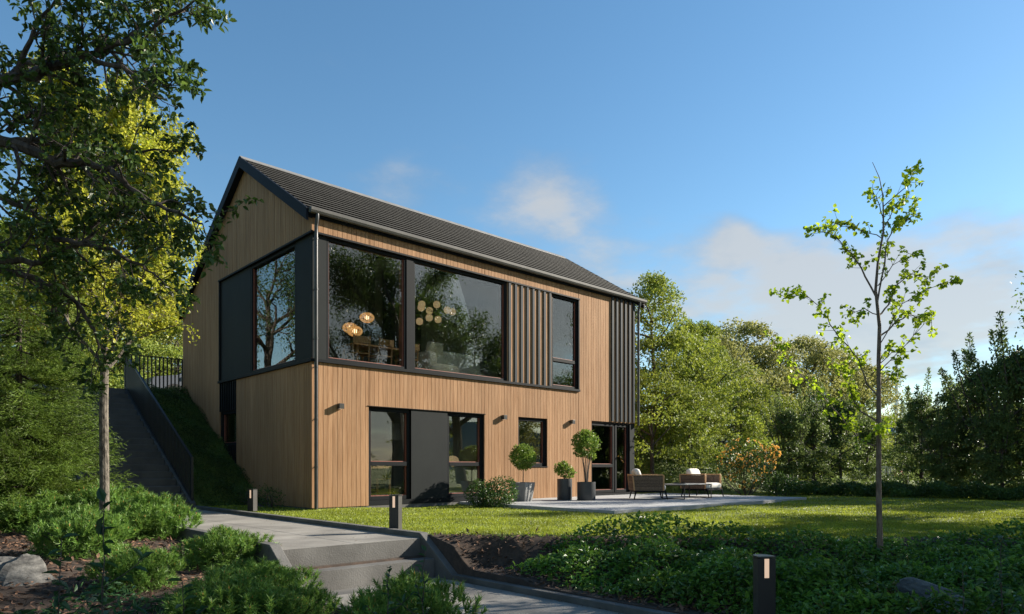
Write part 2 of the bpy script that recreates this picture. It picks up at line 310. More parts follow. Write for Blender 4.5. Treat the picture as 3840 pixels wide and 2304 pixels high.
def grid_axis(lo, hi, st, far):
    a = np.arange(lo, hi, st); o = np.array([1, 2.5, 5, 9, 15, 25, 45, 80, 140, 260, 500, 1000.]); o = o[o <= far]
    return np.concatenate([lo-o[::-1], a, a[-1]+o])
gx = np.concatenate([grid_axis(-14, 30, .22, 1000), np.arange(-2, 9, .11)]); gy = np.unique(np.concatenate([grid_axis(-22, 14, .22, 1000), np.arange(-14, -6, .11)]))
gx = np.unique(np.concatenate([gx, [-3.665, -3.655, -1.505, -1.495]])); GX, GY = np.meshgrid(gx, gy)
mb = MB(); V = np.stack([GX, GY, hgt(GX, GY)], -1).reshape(-1, 3); nx = len(gx); ny = len(gy)
ii, jj = np.meshgrid(np.arange(nx-1), np.arange(ny-1)); b = (jj*nx+ii).ravel(); F = np.stack([b, b+1, b+1+nx, b+nx], 1)
ccx = (GX[:-1, :-1]+GX[1:, 1:]).ravel()/2; ccy = (GY[:-1, :-1]+GY[1:, 1:]).ravel()/2
soil = ((ccx > -2.6) & (ccy < edge(ccx)) & (ccx < 9)) | ((ccx <= -2.6) & (ccy < 3) & (ccx > -14))
house_in = (ccx > .3) & (ccx < 11.3) & (ccy > .3) & (ccy < 8.3)
mb.add(V, F[(~soil) & (~house_in)], 0); mb.F.append((F[soil], 1))
mb.build('ground', [M['grassb'], M['soil']], smooth=True)['kind'] = 'structure'
mb = MB(); xs = np.linspace(-60, 60, 90)
for k, (dist, amp, ph) in enumerate(((420, 34, 0), (650, 62, 2.1))):
    a = np.linspace(-.9, 1.2, 80) ; hx = CAM[0]+dist*np.cos(a); hy = CAM[1]+dist*np.sin(a)
    hz = amp*(.62+.22*np.sin(a*5+ph)+.12*np.sin(a*13+ph)+.04*np.sin(a*37))
    o2 = 1.25
    V = np.concatenate([np.stack([hx, hy, np.full(80, -2.)], 1), np.stack([hx*1.06, hy*1.06, hz], 1), np.stack([hx*o2, hy*o2, np.full(80, -2.)], 1)])
    i = np.arange(79); mb.add(V, np.concatenate([np.stack([i, i+1, i+81, i+80], 1), np.stack([i+80, i+81, i+161, i+160], 1)]))
mb.build('hills', M['hill'], smooth=True)['kind'] = 'structure'

# ------------------------------------------------------------------ path, steps, stairs, terrace
mb = MB(); ys = [2.70, 1.2, -.3, -1.8, -3.3, -4.8, -6.30]
for a, b2 in zip(ys[:-1], ys[1:]):
    for x0, x1 in ((-3.58, -2.60), (-2.594, -1.60)): mb.box((x0, b2+.003, -.30), (x1, a-.003, -.07))
ys = [-6.92, -8.4, -9.9, -11.4, -12.9, -14.4, -15.9]
for a, b2 in zip(ys[:-1], ys[1:]):
    for x0, x1 in ((-3.58, -2.60), (-2.594, -1.60)): mb.box((x0, b2+.003, -.75), (x1, a-.003, -.56))
bevel(mb.build('path', M['concrete']), .006)['kind'] = 'structure'
mb = MB(); mb.box((-3.58, -6.62, -.62), (-1.60, -6.306, -.318)); mb.box((-3.58, -6.302, -.62), (-1.6, -6.296, -.0705)); mb.box((-3.58, -6.914, -.72), (-1.6, -6.624, -.56))
mb.box((-3.576, -6.306, -.6), (-1.604, -6.03, -.31))
bevel(mb.build('steps', M['dconc']), .008)['kind'] = 'structure'
mb = MB()
for x0, x1 in ((-1.597, -1.47), (-3.71, -3.583)):
    mb.box((x0, -6.27, -.35), (x1, 2.80, .0)); mb.hexa([(x0,-6.98,-.75),(x1,-6.98,-.75),(x1,-6.272,-.75),(x0,-6.272,-.75),(x0,-6.98,-.49),(x1,-6.98,-.49),(x1,-6.272,0),(x0,-6.272,0)]); mb.box((x0, -16, -.75), (x1, -6.983, -.49))
bevel(mb.build('kerb', M['dconc']), .008)['kind'] = 'structure'
mb = MB(); ns = 19
for i in range(ns):
    y0 = 2.86+i*(5.85/ns); z = -.07+(i+1)*(3.27/ns); mb.box((-3.56, y0, z-.55), (-1.66, y0+5.85/ns+.02, z))
st = mb.build('stairs', M['stairc']); bevel(st, .008)['kind'] = 'structure'
mb = MB()
for x0, x1 in ((-1.655, -1.53), (-3.70, -3.565)):
    mb.hexa([(x0,2.78,-.4),(x1,2.78,-.4),(x1,8.75,2.75),(x0,8.75,2.75),(x0,2.78,.06),(x1,2.78,.06),(x1,8.75,3.24),(x0,8.75,3.24)])
mb.build('stair_stringer', M['stairc'])['kind'] = 'structure'
mb = MB(); mb.box((-3.7, 8.76, 3.0), (0.6, 16.5, 3.235)); mb.build('driveway', M['concrete'])['kind'] = 'structure'
mb = MB()
for i, (x0, x1) in enumerate(zip([4.1, 6.4, 8.7, 11.0], [6.395, 8.695, 10.995, 13.2])):
    mb.box((x0, -2.66, -.2), (x1, -.02, .0)); mb.box((x0, -5.12, -.2), (x1, -2.665, .0))
bevel(mb.build('terrace', M['terr']), .006)['kind'] = 'structure'

# ------------------------------------------------------------------ house
house = thing('house', 'two storey larch clad gabled house with large corner windows and dark tiled roof', 'house')
XE, YB, YR, ZR = 11.60, 8.55, 3.62, 8.80
PIT = .628
def roofz(y): return ZR - PIT*abs(y-YR)
A_FR = [(0, 8.782, 3.28, 6.03), (1.395, 4.954, .0, 2.32), (6.216, 7.391, .92, 2.32), (9.389, 11.60, .0, 2.385)]
WALLO = [(0, 5.772, 3.28, 6.03), (7.602, 8.75, 3.28, 6.03), (1.395, 2.60, .1, 2.32), (3.72, 4.954, .1, 2.32), (6.216, 7.391, .92, 2.32), (9.389, 11.36, .05, 2.32)]
def walls(u0, u1, z0, zt, opens, put, cut=None):
    us = sorted({u0, u1, *[o[0] for o in opens], *[o[1] for o in opens], *(cut or [])}); us = [u for u in us if u0 <= u <= u1]
    for a, b2 in zip(us[:-1], us[1:]):
        zs = sorted({z0, *[z for o in opens if o[0] < b2-1e-6 and o[1] > a+1e-6 for z in (o[2], o[3])]}); zs = [z for z in zs if z >= z0] + [None]
        for c, d in zip(zs[:-1], zs[1:]):
            cm = c+.001
            if any(o[0] < b2-1e-6 and o[1] > a+1e-6 and o[2] <= cm < o[3] for o in opens): continue
            put(a, b2, c, d)
mb = MB()
walls(0.0, XE, -.25, 0, WALLO, lambda a, b2, c, d: mb.box((a, 0, c), (b2, .24, 6.62 if d is None else d)))
GO = [(.02, 3.40, 3.30, 6.06), (4.28, 5.40, 1.50, 2.42)]
def putg(a, b2, c, d):
    a2 = max(a, .241)
    if b2 <= a2: return
    za, zb = (roofz(a2)-.12, roofz(b2)-.12) if d is None else (d, d)
    mb.hexa([(0,a2,c),(.24,a2,c),(.24,b2,c),(0,b2,c),(0,a2,za),(.24,a2,za),(.24,b2,zb),(0,b2,zb)])
walls(0.0, YB, -.25, 0, GO, putg, [YR])
for a, b2 in ((.241, YR), (YR, YB)):
    za, zb = roofz(a)-.12, roofz(b2)-.12
    mb.hexa([(XE-.24,a,-.25),(XE,a,-.25),(XE,b2,-.25),(XE-.24,b2,-.25),(XE-.24,a,za),(XE,a,za),(XE,b2,zb),(XE-.24,b2,zb)])
mb.box((.241, YB-.24, -.25), (XE-.241, YB, roofz(YB)-.14))
mb.build('wall', M['backing'], house)
mb = MB(); mb.box((.02, -.004, -.35), (XE-.02, -.001, -.251)); mb.box((.02, -.012, -.30), (XE-.02, -.002, .03)); mb.box((-.012, .02, -.3), (-.002, 2.6, .03)); mb.build('plinth', M['stairc'], house)
# cladding boards (front)
rnd = random.Random(4); T = .026; PW = .1185; gap = .0085
mb = MB(); cuts = [i*PW for i in range(int(XE/PW)+1)]
def putf(a, b2, c, d):
    if b2-a < .02 or c > 7: return
    z1 = 6.60 if d is None else d
    mb.box((a+gap/2, -T-.004+rnd.uniform(-.0015, .0015), c), (b2-gap/2, -.002, z1))
walls(0.0, XE, .0, 0, A_FR[:1]+A_FR[1:3]+[(9.389, 11.36, 0, 2.36), (11.36, 11.6, 0, 2.36)], putf, cuts)
walls(5.80, 7.58, 3.285, 0, [(5.8, 7.58, 6.025, 9)], putf, [5.8+i*.1271 for i in range(15)])
# gable boards
def putb(a, b2, c, d):
    if b2-a < .02: return
    x = rnd.uniform(-.0015, .0015); a += gap/2; b2 -= gap/2
    za, zb = (roofz(a)-.10, roofz(b2)-.10) if d is None else (d, d)
    mb.hexa([(-T+x,a,c),(-.002,a,c),(-.002,b2,c),(-T+x,b2,c),(-T+x,a,za),(-.002,a,za),(-.002,b2,zb),(-T+x,b2,zb)])
GCL = [(0, 5.42, 3.30, 6.09), (4.25, 5.42, -.2, 3.32)]
walls(-.0, YB, .0, 0, GCL, putb, [YR]+[i*PW for i in range(int(YB/PW)+1)])
for a, b2 in ((0, YR), (YR, YB)):
    za, zb = roofz(a)-.10, roofz(b2)-.10
    mb.hexa([(XE+.002,a,0),(XE+T,a,0),(XE+T,b2,0),(XE+.002,b2,0),(XE+.002,a,za),(XE+T,a,za),(XE+T,b2,zb),(XE+.002,b2,zb)])
mb.build('cladding', M['wood'], house)
MB().box((-T-.006, -T-.006, .0), (.03, -.001, 3.214)).build('corner_board', M['wood'], house); MB().box((-T-.006, -T-.006, 6.10), (.03, -.001, 6.60)).build('corner_board', M['wood'], house)
# band trims
mb = MB(); mb.box((-.075, -.075, 6.03), (8.80, -.001, 6.075)); mb.box((-.075, -.001, 6.03), (-.001, 5.45, 6.075))
mb.box((-.085, -.085, 3.215), (8.80, -.001, 3.28)); mb.box((-.085, -.001, 3.215), (-.001, 5.45, 3.28)); mb.box((-.055, 5.40, 3.281), (-.001, 5.45, 6.029))
mb.box((8.75, -.055, 3.281), (8.80, -.001, 6.029)); mb.box((1.35, -.045, 2.32), (5.0, -.0265, 2.335)); mb.box((6.2, -.05, .895), (7.41, -.0, .92))
bevel(mb.build('window_trim', M['anth'], house), .004)
# dark panels
for a_, b_ in (((.0, -.004, 3.281), (.33, .03, 6.029)), ((-.004, .031, 3.281), (.03, .79, 6.029)), ((-.004, 3.36, 3.281), (.03, 5.40, 6.029)), ((2.60, -.012, .119), (3.72, .05, 2.318)), ((11.36, -.02, .0), (XE+.01, .03, 2.36))):
    MB().box(a_, b_).build('wall_panel', M['panel'], house)
for a_, b_ in (((1.395, -.018, .0), (4.954, .04, .118)), ((9.389, -.045, -.0), (11.36, .0, .075))): MB().box(a_, b_).build('door_sill', M['anth'], house)
for z0, z1 in ((2.43, 3.21), (-.1, 1.49)):
    mb = MB(); mb.box((-.012, 4.26, z0), (-.003, 5.41, z1))
    for k in range(8): mb.box((-.045, 4.27+k*.158, z0), (-.0121, 4.27+k*.158+.035, z1))
    mb.build('ribbed_panel', M['anth'], house)
proto = None
for k in range(8):
    o = MB().box((0, -.062, 3.285), (.080, -T-.001, 6.025)).build('batten', M['batten'], house) if proto is None else None
    if proto is None: proto = o
    else: o = proto.copy(); C.collection.objects.link(o); o.parent = house
    o.location.x = 5.83+k*.232
proto = MB().box((0, -.078, 2.385), (.085, -T-.001, 6.585)).build('batten', M['batten'], house); proto.location.x = 10.36
for k in range(1, 6):
    o = proto.copy(); C.collection.objects.link(o); o.parent = house; o.location.x = 10.36+k*.225
# windows
def window(u0, u1, z0, z1, gable=False, transom=None, fw=.065, dep=.0, name='window', extra=None):
    if z1 < 3 and not gable: fw, dep = .092, .035
    def q(mb, a, b2, m=0):
        if gable: mb.box((a[1], a[0], a[2]), (b2[1], b2[0], b2[2]), m)
        else: mb.box(a, b2, m)
    mb = MB(); y0, y1 = .0+dep, .085+dep
    q(mb, (u0, y0, z0), (u0+fw, y1, z1)); q(mb, (u1-fw, y0, z0), (u1, y1, z1)); q(mb, (u0+fw, y0, z1-fw), (u1-fw, y1, z1)); q(mb, (u0+fw, y0, z0), (u1-fw, y1, z0+fw))
    zs = [z0+fw, z1-fw]
    if transom: q(mb, (u0+fw, y0-.004, transom-.05), (u1-fw, y1, transom+.05)); zs = [z0+fw, transom-.05, transom+.05, z1-fw]
    w_ = bevel(mb.build(name, M['anth'], house), .005)
    lin = MB(); ry0, ry1 = y1+.001, .26
    q(lin, (u0+.01, ry0, z0+.01), (u0+.04, ry1, z1-.01)); q(lin, (u1-.04, ry0, z0+.01), (u1-.01, ry1, z1-.01)); q(lin, (u0+.04, ry0, z0+.01), (u1-.04, ry1, z0+.035)); q(lin, (u0+.04, ry0, z1-.035), (u1-.04, ry1, z1-.01))
    for k in range(0, len(zs), 2):
        a, b2 = zs[k], zs[k+1]; f2 = .018
        q(lin, (u0+fw, y0+.03, a), (u0+fw+f2, y0+.06, b2)); q(lin, (u1-fw-f2, y0+.03, a), (u1-fw, y0+.06, b2)); q(lin, (u0+fw+f2, y0+.03, a), (u1-fw-f2, y0+.06, a+f2))
        g = MB(); q(g, (u0+fw-.004, y0+.064, a-.004), (u1-fw+.004, y0+.068, b2+.004)); g.build('pane', M['glass'], w_)
    lin.build('reveal', M['redwood'], w_)
    return w_
window(.33, 2.46, 3.285, 6.025, fw=.06); window(2.66, 5.765, 3.285, 6.025, fw=.06)
MB().box((2.461, -.02, 3.285), (2.659, .08, 6.025)).build('mullion', M['anth'], house)
window(7.60, 8.745, 3.285, 6.025, transom=4.10)
window(1.40, 2.598, .12, 2.315, transom=.98); window(3.722, 4.95, .12, 2.315, transom=.98)
window(6.22, 7.387, .925, 2.315)
window(9.395, 10.60, .08, 2.315, transom=.95, name='patio_door'); window(10.64, 11.355, .08, 2.315, name='patio_door')
window(.80, 3.35, 3.285, 6.025, gable=True, fw=.07); window(4.27, 5.40, 1.50, 2.42, gable=True, dep=.03)
# interior shell
mb = MB(); mb.box((.25, .25, 2.80), (XE-.25, 5.0, 3.20)); mb.box((.25, .25, -.2), (XE-.25, 5.0, -.01)); mb.build('interior_floor', M['floor'], house)
mb = MB(); mb.box((.25, 5.0, -.1), (XE-.25, 5.1, 7.6)); mb.hexa([(9.0,.25,3.03),(9.1,.25,3.03),(9.1,4.99,3.03),(9.0,4.99,3.03),(9.0,.25,6.4),(9.1,.25,6.4),(9.1,4.99,7.5),(9.0,4.99,7.5)]); mb.box((5.3, .25, 0), (5.4, 4.99, 2.78)); mb.box((8.6, .25, 0), (8.7, 4.99, 2.78)); mb.box((.25, 3.6, 0), (8.59, 3.7, 2.78))
mb.box((.25, 4.2, 3.03), (1.1, 4.3, 6.9))
mb.build('interior_wall', M['inner'], house)
mb = MB(); mb.box((1.6, 3.6, 3.03), (3.8, 4.9, 7.2)); mb.box((4.9, 4.2, 3.03), (5.9, 4.9, 7.2)); 
for k in range(9): mb.box((.9+k*.08, 3.55, 3.03), (.94+k*.08, 3.59, 5.9))
mb.build('interior_cabinet', M['innerd'], house)
# roof
mb = MB(); nC = 16; X0, X1 = -.17, 12.06
def slope(yA, yBm):
    L = abs(yBm-yA); sg = 1 if yBm > yA else -1
    for i in range(nC):
        t0, t1 = i/nC, (i+1)/nC; ya = yA+sg*L*t0; yb = yA+sg*L*t1; za = roofz(ya)+.085; zb = roofz(yb)+.030
        nseg = 1; xs_ = np.linspace(X0+.02, X1-.02, nseg+1)
        for k in range(nseg):
            off = (i % 2)*.15; x0 = max(X0+.02, xs_[k]+off*.99-.15); x1 = min(X1-.02, xs_[k+1]+off*.99-.15) if k < nseg-1 else X1-.02
            mb.hexa([(x0,ya,za-.020),(x1-.004,ya,za-.020),(x1-.004,yb,zb-.03),(x0,yb,zb-.03),(x0,ya,za),(x1-.004,ya,za),(x1-.004,yb,zb),(x0,yb,zb)])
slope(-.10, YR); slope(YB+.12, YR)
roof = mb.build('roof', M['tile'], house)
mb = MB()
for ya, yb in ((-.06, YR), (YB+.1, YR)):
    mb.hexa([(X0+.03,ya,roofz(ya)-.12),(X1-.03,ya,roofz(ya)-.12),(X1-.03,yb,roofz(yb)-.12),(X0+.03,yb,roofz(yb)-.12),(X0+.03,ya,roofz(ya)+.0),(X1-.03,ya,roofz(ya)+.0),(X1-.03,yb,roofz(yb)+.0),(X0+.03,yb,roofz(yb)+.0)])
mb.build('roof_deck', M['verge'], roof)
mb = MB()
mb.hexa([(X0-.01,YR-.13,roofz(YR-.13)+.045),(X1+.01,YR-.13,roofz(YR-.13)+.045),(X1+.01,YR,ZR+.04),(X0-.01,YR,ZR+.04),(X0-.01,YR-.13,roofz(YR-.13)+.075),(X1+.01,YR-.13,roofz(YR-.13)+.075),(X1+.01,YR,ZR+.10),(X0-.01,YR,ZR+.10)])
mb.hexa([(X0-.01,YR,ZR+.04),(X1+.01,YR,ZR+.04),(X1+.01,YR+.13,roofz(YR+.13)+.045),(X0-.01,YR+.13,roofz(YR+.13)+.045),(X0-.01,YR,ZR+.10),(X1+.01,YR,ZR+.10),(X1+.01,YR+.13,roofz(YR+.13)+.075),(X0-.01,YR+.13,roofz(YR+.13)+.075)])
mb.build('ridge_cap', M['ridge'], roof)
for xa, xb in ((X0-.03, X0+.02), (X1-.02, X1+.03)):
    mb = MB()
    for ya, yb in ((-.10, YR-.001), (YB+.12, YR+.001)):
        mb.hexa([(xa,ya,roofz(ya)-.20),(xb,ya,roofz(ya)-.20),(xb,yb,roofz(yb)-.20),(xa,yb,roofz(yb)-.20),(xa,ya,roofz(ya)+.075),(xb,ya,roofz(ya)+.075),(xb,yb,roofz(yb)+.075),(xa,yb,roofz(yb)+.075)])
    mb.build('verge_board', M['verge'], house)
mb = MB()
for ya, yb in ((-.05, YR-.001), (YB+.1, YR+.001)):
    mb.hexa([(X0+.021,ya,roofz(ya)-.15),(-T,ya,roofz(ya)-.15),(-T,yb,roofz(yb)-.15),(X0+.021,yb,roofz(yb)-.15),(X0+.021,ya,roofz(ya)-.125),(-T,ya,roofz(ya)-.125),(-T,yb,roofz(yb)-.125),(X0+.021,yb,roofz(yb)-.125)])
mb.box((X0+.03, -.095, 6.40), (X1-.03, -T-.002, 6.44)); mb.box((X0+.03, -.10, 6.441), (X1-.03, -.065, 6.56))
mb.build('soffit', M['verge'], house)
# gutter: half round profile swept along X
pr = [(-.10, .045), (-.10, -.0), (-.115, -.045), (-.15, -.068), (-.19, -.055), (-.215, -.02), (-.22, .04), (-.226, .045), (-.232, .038), (-.226, -.022), (-.20, -.066), (-.15, -.080), (-.105, -.056), (-.094, -.0)]
mb = MB(); n = len(pr); gz = 6.50
V = [(x, y, z+gz) for x in (X0+.03, X1-.02) for y, z in pr]; mb.add(V, [(i, (i+1) % n, n+(i+1) % n, n+i) for i in range(n)])
for x in (X0+.028, X1-.019):
    mb.add([(x, y, z+gz) for y, z in pr[8:] + pr[:1]], [tuple(range(7))])
mb.build('gutter', M['gutter'], house)
def downpipe(x, y, ztop, zbot, yg):
    mb = MB(); mb.tube([(x, yg, gz-.06), (x, yg, gz-.15), (x, (yg+y)/2, gz-.25), (x, y, gz-.33), (x, y, gz-.5), (x, y, zbot)], .040, 12)
    for z in (5.9, 4.8, 3.72, 3.1, 1.95, .9):
        if z > zbot: mb.tube([(x, y, z-.02), (x, y, z+.02)], .047, 12); mb.bar((x, y+.04, z), (x, 0, z), .015, .02)
    mb.build('downpipe', M['pipe'], house, smooth=True)
downpipe(.03, -.105, 0, -.08, -.16); downpipe(11.72, -.105, 0, 2.3, -.16)

# ------------------------------------------------------------------ wall lamps, bollards
def wall_lamp(x, label):
    t = thing('wall_lamp', label, 'wall lamp', (x, -T, 2.27), 0, 'box wall lamps on the front facade')
    bevel(MB().box((-.06, -.13, -.06), (.06, -.012, .06)).build('housing', M['pipe'], t), .004); MB().box((-.045, -.0121, -.045), (.045, 0, .045)).build('wall_plate', M['anth'], t)
    MB().box((-.04, -.11, -.063), (.04, -.03, -.0605)).build('diffuser', M['lit'], t)
wall_lamp(.63, 'small square grey wall lamp nearest the front house corner, beside the black downpipe')
wall_lamp(5.62, 'small square grey wall lamp between the wide dark window group and the single square window')
wall_lamp(8.42, 'small square grey wall lamp above the potted shrub, nearest the terrace door')
def bollard(x, y, z, h, label, rz=0):
    t = thing('bollard_light', label, 'bollard light', (x, y, z), rz, 'bollard lights along the path edge')
    # plan: flat front half at -X side, rounded right half
    ang = np.linspace(-math.pi/2, math.pi/2, 11); pts = [(-.06, .08), (-.06, -.08)] + [(.0+.10*math.cos(a), .08*math.sin(a)) for a in ang]
    mb = MB(); n = len(pts); hb = h-.02
    V = [(x_, y_, z_) for z_ in (0, hb) for x_, y_ in pts]; mb.add(V, [(i, (i+1) % n, n+(i+1) % n, n+i) for i in range(n)]); mb.add([(p[0], p[1], hb) for p in pts], [tuple(range(n))])
    mb.build('post', M['boll'], t)
    mb = MB(); V = [(x_*1.04, y_*1.04, z_) for z_ in (hb+.006, h) for x_, y_ in pts]; mb.add(V, [(i, (i+1) % n, n+(i+1) % n, n+i) for i in range(n)]); mb.add([(p[0]*1.04, p[1]*1.04, h) for p in pts], [tuple(range(n))]); mb.add([(p[0]*1.04, p[1]*1.04, hb+.006) for p in pts], [tuple(range(n))[::-1]])
    mb.build('cap', M['pipe'], t)
    mb = MB(); mb.box((-.0625, -.082, .0), (-.0601, .082, h-.19)); mb.box((-.0625, -.082, h-.19), (-.0601, -.022, h-.02)); mb.box((-.0625, .022, h-.19), (-.0601, .082, h-.02)); mb.build('front_plate', M['bollf'], t)
    MB().box((-.0612, -.0218, h-.188), (-.0601, .0218, h-.022)).build('light_slot', M['lit'], t)
bollard(-1.24, .22, -.02, .46, 'short bollard light in the grass before the wooden gable wall, farthest away', R(20))
bollard(-1.40, -5.40, -.03, .52, 'dark bollard light on the lawn edge beside the top of the concrete steps', R(22))
bollard(-1.35, -11.08, -.50, .62, 'large black bollard light among ground cover in the foreground, nearest the camera', R(55))

# ------------------------------------------------------------------ railings
def railing(name, label, p, q, h, nb, stub=0):
    t = thing(name, label, 'railing', p); p = np.array(p, float); q = np.array(q, float); d = q-p
    MB().bar((0, 0, h), d+[0, 0, h], .05, .03).build('handrail', M['black'], t); MB().bar((0, 0, .07), d+[0, 0, .07], .04, .02).build('bottom_rail', M['black'], t)
    for e in (np.zeros(3), d): MB().box(e+[-.025, -.025, -.1], e+[.025, .025, h+.015]).build('post', M['black'], t)
    pr_ = MB().box((-.009, -.02, .07) if abs(d[1]) > abs(d[0]) else (-.02, -.009, .07), (.009, .02, h-.01) if abs(d[1]) > abs(d[0]) else (.02, .009, h-.01)).build('baluster', M['black'], t); pr_.location = d/(nb+1)
    for k in range(2, nb+1):
        o = pr_.copy(); C.collection.objects.link(o); o.parent = t; o.location = d*k/(nb+1)
railing('stair_railing', 'long black sloping balustrade running down beside the concrete stairs', (-1.58, 2.90, .06), (-1.58, 8.72, 3.24), 1.06, 52)
railing('top_railing', 'black level balustrade at the top of the bank in front of the parked car', (-1.50, 8.80, 3.24), (.05, 8.80, 3.24), 1.04, 13)

# ------------------------------------------------------------------ car
car = thing('parked_car', 'silver grey car parked on the upper driveway behind the black balustrade', 'car', (2.15, 13.1, 3.24), R(180))
prof = [(-2.1, .35), (-2.15, .75), (-2.0, .95), (-1.9, 1.05), (-1.55, 1.42), (-.9, 1.50), (.1, 1.48), (.5, 1.38), (1.15, 1.0), (2.0, .86), (2.15, .6), (2.1, .3)]
mb = MB(); n = len(prof)
for yy, kx in ((-.82, 1), (.82, 1)): pass
rows = []
for y_, f in ((-.88, 0.), (-.84, .6), (-.70, 1.), (.70, 1.), (.84, .6), (.88, 0.)):
    rows.append([(x*(.985 if abs(y_) > .8 else 1), y_*(1 if z < 1.02 else 1-.25*(z-1.02)/.48), min(z, 1.02)+(max(z-1.02, 0))*(1 if abs(y_) < .8 else .93)) for x, z in prof])
V = [p for r in rows for p in r]; mb.add(V, [(j*n+i, j*n+i+1, (j+1)*n+i+1, (j+1)*n+i) for j in range(5) for i in range(n-1)])
mb.add(rows[0], [tuple(range(n))]); mb.add(rows[-1], [tuple(range(n))[::-1]]); mb.build('body', M['carp'], car, smooth=False)
mb = MB()
for s in (-1, 1):
    for xs_ in (((-1.5, 1.06), (-1.25, 1.36), (-.75, 1.42), (-.72, 1.06)), ((-.64, 1.06), (-.64, 1.42), (.1, 1.40), (.15, 1.06)), ((.22, 1.06), (.2, 1.38), (.48, 1.30), (.85, 1.06))):
        mb.add([(x, s*(.895-.25*(z-1.02)/.48*.9), z) for x, z in xs_], [(0, 1, 2, 3)])
mb.add([(.56, -.62, 1.37), (.56, .62, 1.37), (1.13, .72, 1.035), (1.13, -.72, 1.035)], [(0, 1, 2, 3)]); mb.build('car_window', MAT('car_glass', (.02, .025, .03), rough=.08, spec=.8), car)
for s in (-1, 1):
    MB().pillow((.62, s*.98, 1.05), .16, .22, .15).build('wing_mirror', M['rubber'], car, smooth=True)
    for x in (-1.3, 1.3):
        w_ = MB().tube([(x, s*.72, .33), (x, s*.90, .33)], .33, 20).build('wheel', M['rubber'], car); MB().tube([(x, s*.89, .33), (x, s*.905, .33)], .21, 14).build('rim', M['pipe'], w_)

# ------------------------------------------------------------------ terrace furniture
def rotz(a): c, s = math.cos(a), math.sin(a); return np.array([[c, -s, 0], [s, c, 0], [0, 0, 1]])
def rotx(a): c, s = math.cos(a), math.sin(a); return np.array([[1, 0, 0], [0, c, -s], [0, s, c]])
def lounge_chair(x, y, rz, label):
    # faces -Y in its own axes; width along X
    t = thing('lounge_chair', label, 'armchair', (x, y, 0), rz, 'woven lounge armchairs on the terrace')
    W2, Dp = .46, .40; z0, z1 = .25, .68
    mb = MB()
    for s in (-1, 1):
        mb.bar((s*W2, -Dp, z1), (s*W2*1.04, Dp, z1), .045, .035); mb.bar((s*W2, -Dp+.0, z0), (s*W2, -Dp, z1-.018), .045, .045, up=(0, 1, 0)); mb.bar((s*W2*1.04, Dp, z0), (s*W2*1.04, Dp+.05, z1-.018), .04, .04, up=(0, 1, 0))
    mb.bar((-W2*1.04, Dp+.05, z1+.001), (W2*1.04, Dp+.05, z1+.001), .045, .035)
    bevel(mb.build('armrest_frame', M['teak'], t), .006)
    mb = MB(); rr = random.Random(3)
    for k in range(13):
        z = z0+.02+k*.031
        for s in (-1, 1): mb.bar((s*W2*1.012, -Dp+.02, z+rr.uniform(-.003, .003)), (s*W2*1.037, Dp+.02, z+rr.uniform(-.003, .003)), .012, .021)
        mb.bar((-W2, Dp+.03, z), (W2, Dp+.03, z), .012, .021)
    for k in range(10):
        yy = -Dp+.06+k*.078
        for s in (-1, 1): mb.box((s*W2*1.0-.012*s, yy, z0), (s*W2*1.0-.004*s, yy+.03, z1-.02))
    for k in range(12):
        xx = -W2+.05+k*.075; mb.box((xx, Dp+.018, z0), (xx+.03, Dp+.022, z1-.02))
    for s in (-1, 1): mb.box((s*W2*.985, -Dp+.02, z0), (s*W2*.995, Dp+.03, z1-.02))
    mb.box((-W2, Dp+.012, z0), (W2, Dp+.0165, z1-.02))
    mb.build('woven_panel', M['rope'], t)
    bevel(MB().box((-W2, -Dp-.08, .20), (W2, Dp, .245)).build('base_frame', M['anth'], t), .005)
    for sx_, sy_ in ((-1, -1), (1, -1), (-1, 1), (1, 1)):
        px_, py_ = sx_*(W2-.03), -.46 if sy_ < 0 else Dp-.04
        MB().tube([(px_, py_, .20), (px_+sx_*.02, py_+sy_*.05, .0)], [.024, .015], 8).build('leg', M['anth'], t)
    MB().pillow((0, -.07, .335), .88, .84, .19, e=.22, nu=28, nv=14).build('seat_cushion', M['cush'], t, smooth=True)
    MB().pillow((.02, .25, .63), .66, .47, .20, rot=rotx(R(72)), e=.42, nu=28, nv=14).build('back_cushion', M['cush'], t, smooth=True)
    return t
lounge_chair(8.95, -2.42, R(45), 'woven armchair seen from its side with teak arm rail, standing beside the terrace door')
c2 = lounge_chair(11.55, -2.58, R(2), 'woven armchair facing the lawn with a big cream back cushion, behind the coffee table')
t = thing('coffee_table', 'low coffee table with thin stone top on dark steel frame between the armchairs', 'coffee table', (10.07, -3.03, 0), R(-2))
bevel(MB().box((-.70, -.40, .405), (.70, .40, .425)).build('table_top', M['stonetop'], t), .003)
for s in (-1, 1):
    mb = MB(); mb.bar((s*.66, -.37, .012), (s*.66, .37, .012), .022, .022); mb.bar((s*.66, -.37, 0), (s*.66, -.37, .404), .022, .022, up=(0, 1, 0)); mb.bar((s*.66, .37, 0), (s*.66, .37, .404), .022, .022, up=(0, 1, 0)); mb.bar((s*.66, -.37, .392), (s*.66, .37, .392), .022, .022)
    mb.build('leg_frame', M['black'], t)
tag(MB().lathe([(.0, .0), (.17, .0), (.20, .028), (.19, .028), (.165, .01), (0, .01)], (9.95, -2.85, .426), 28).build('tray', M['anth'], smooth=True), 'flat dark round tray lying on the coffee table', 'tray')

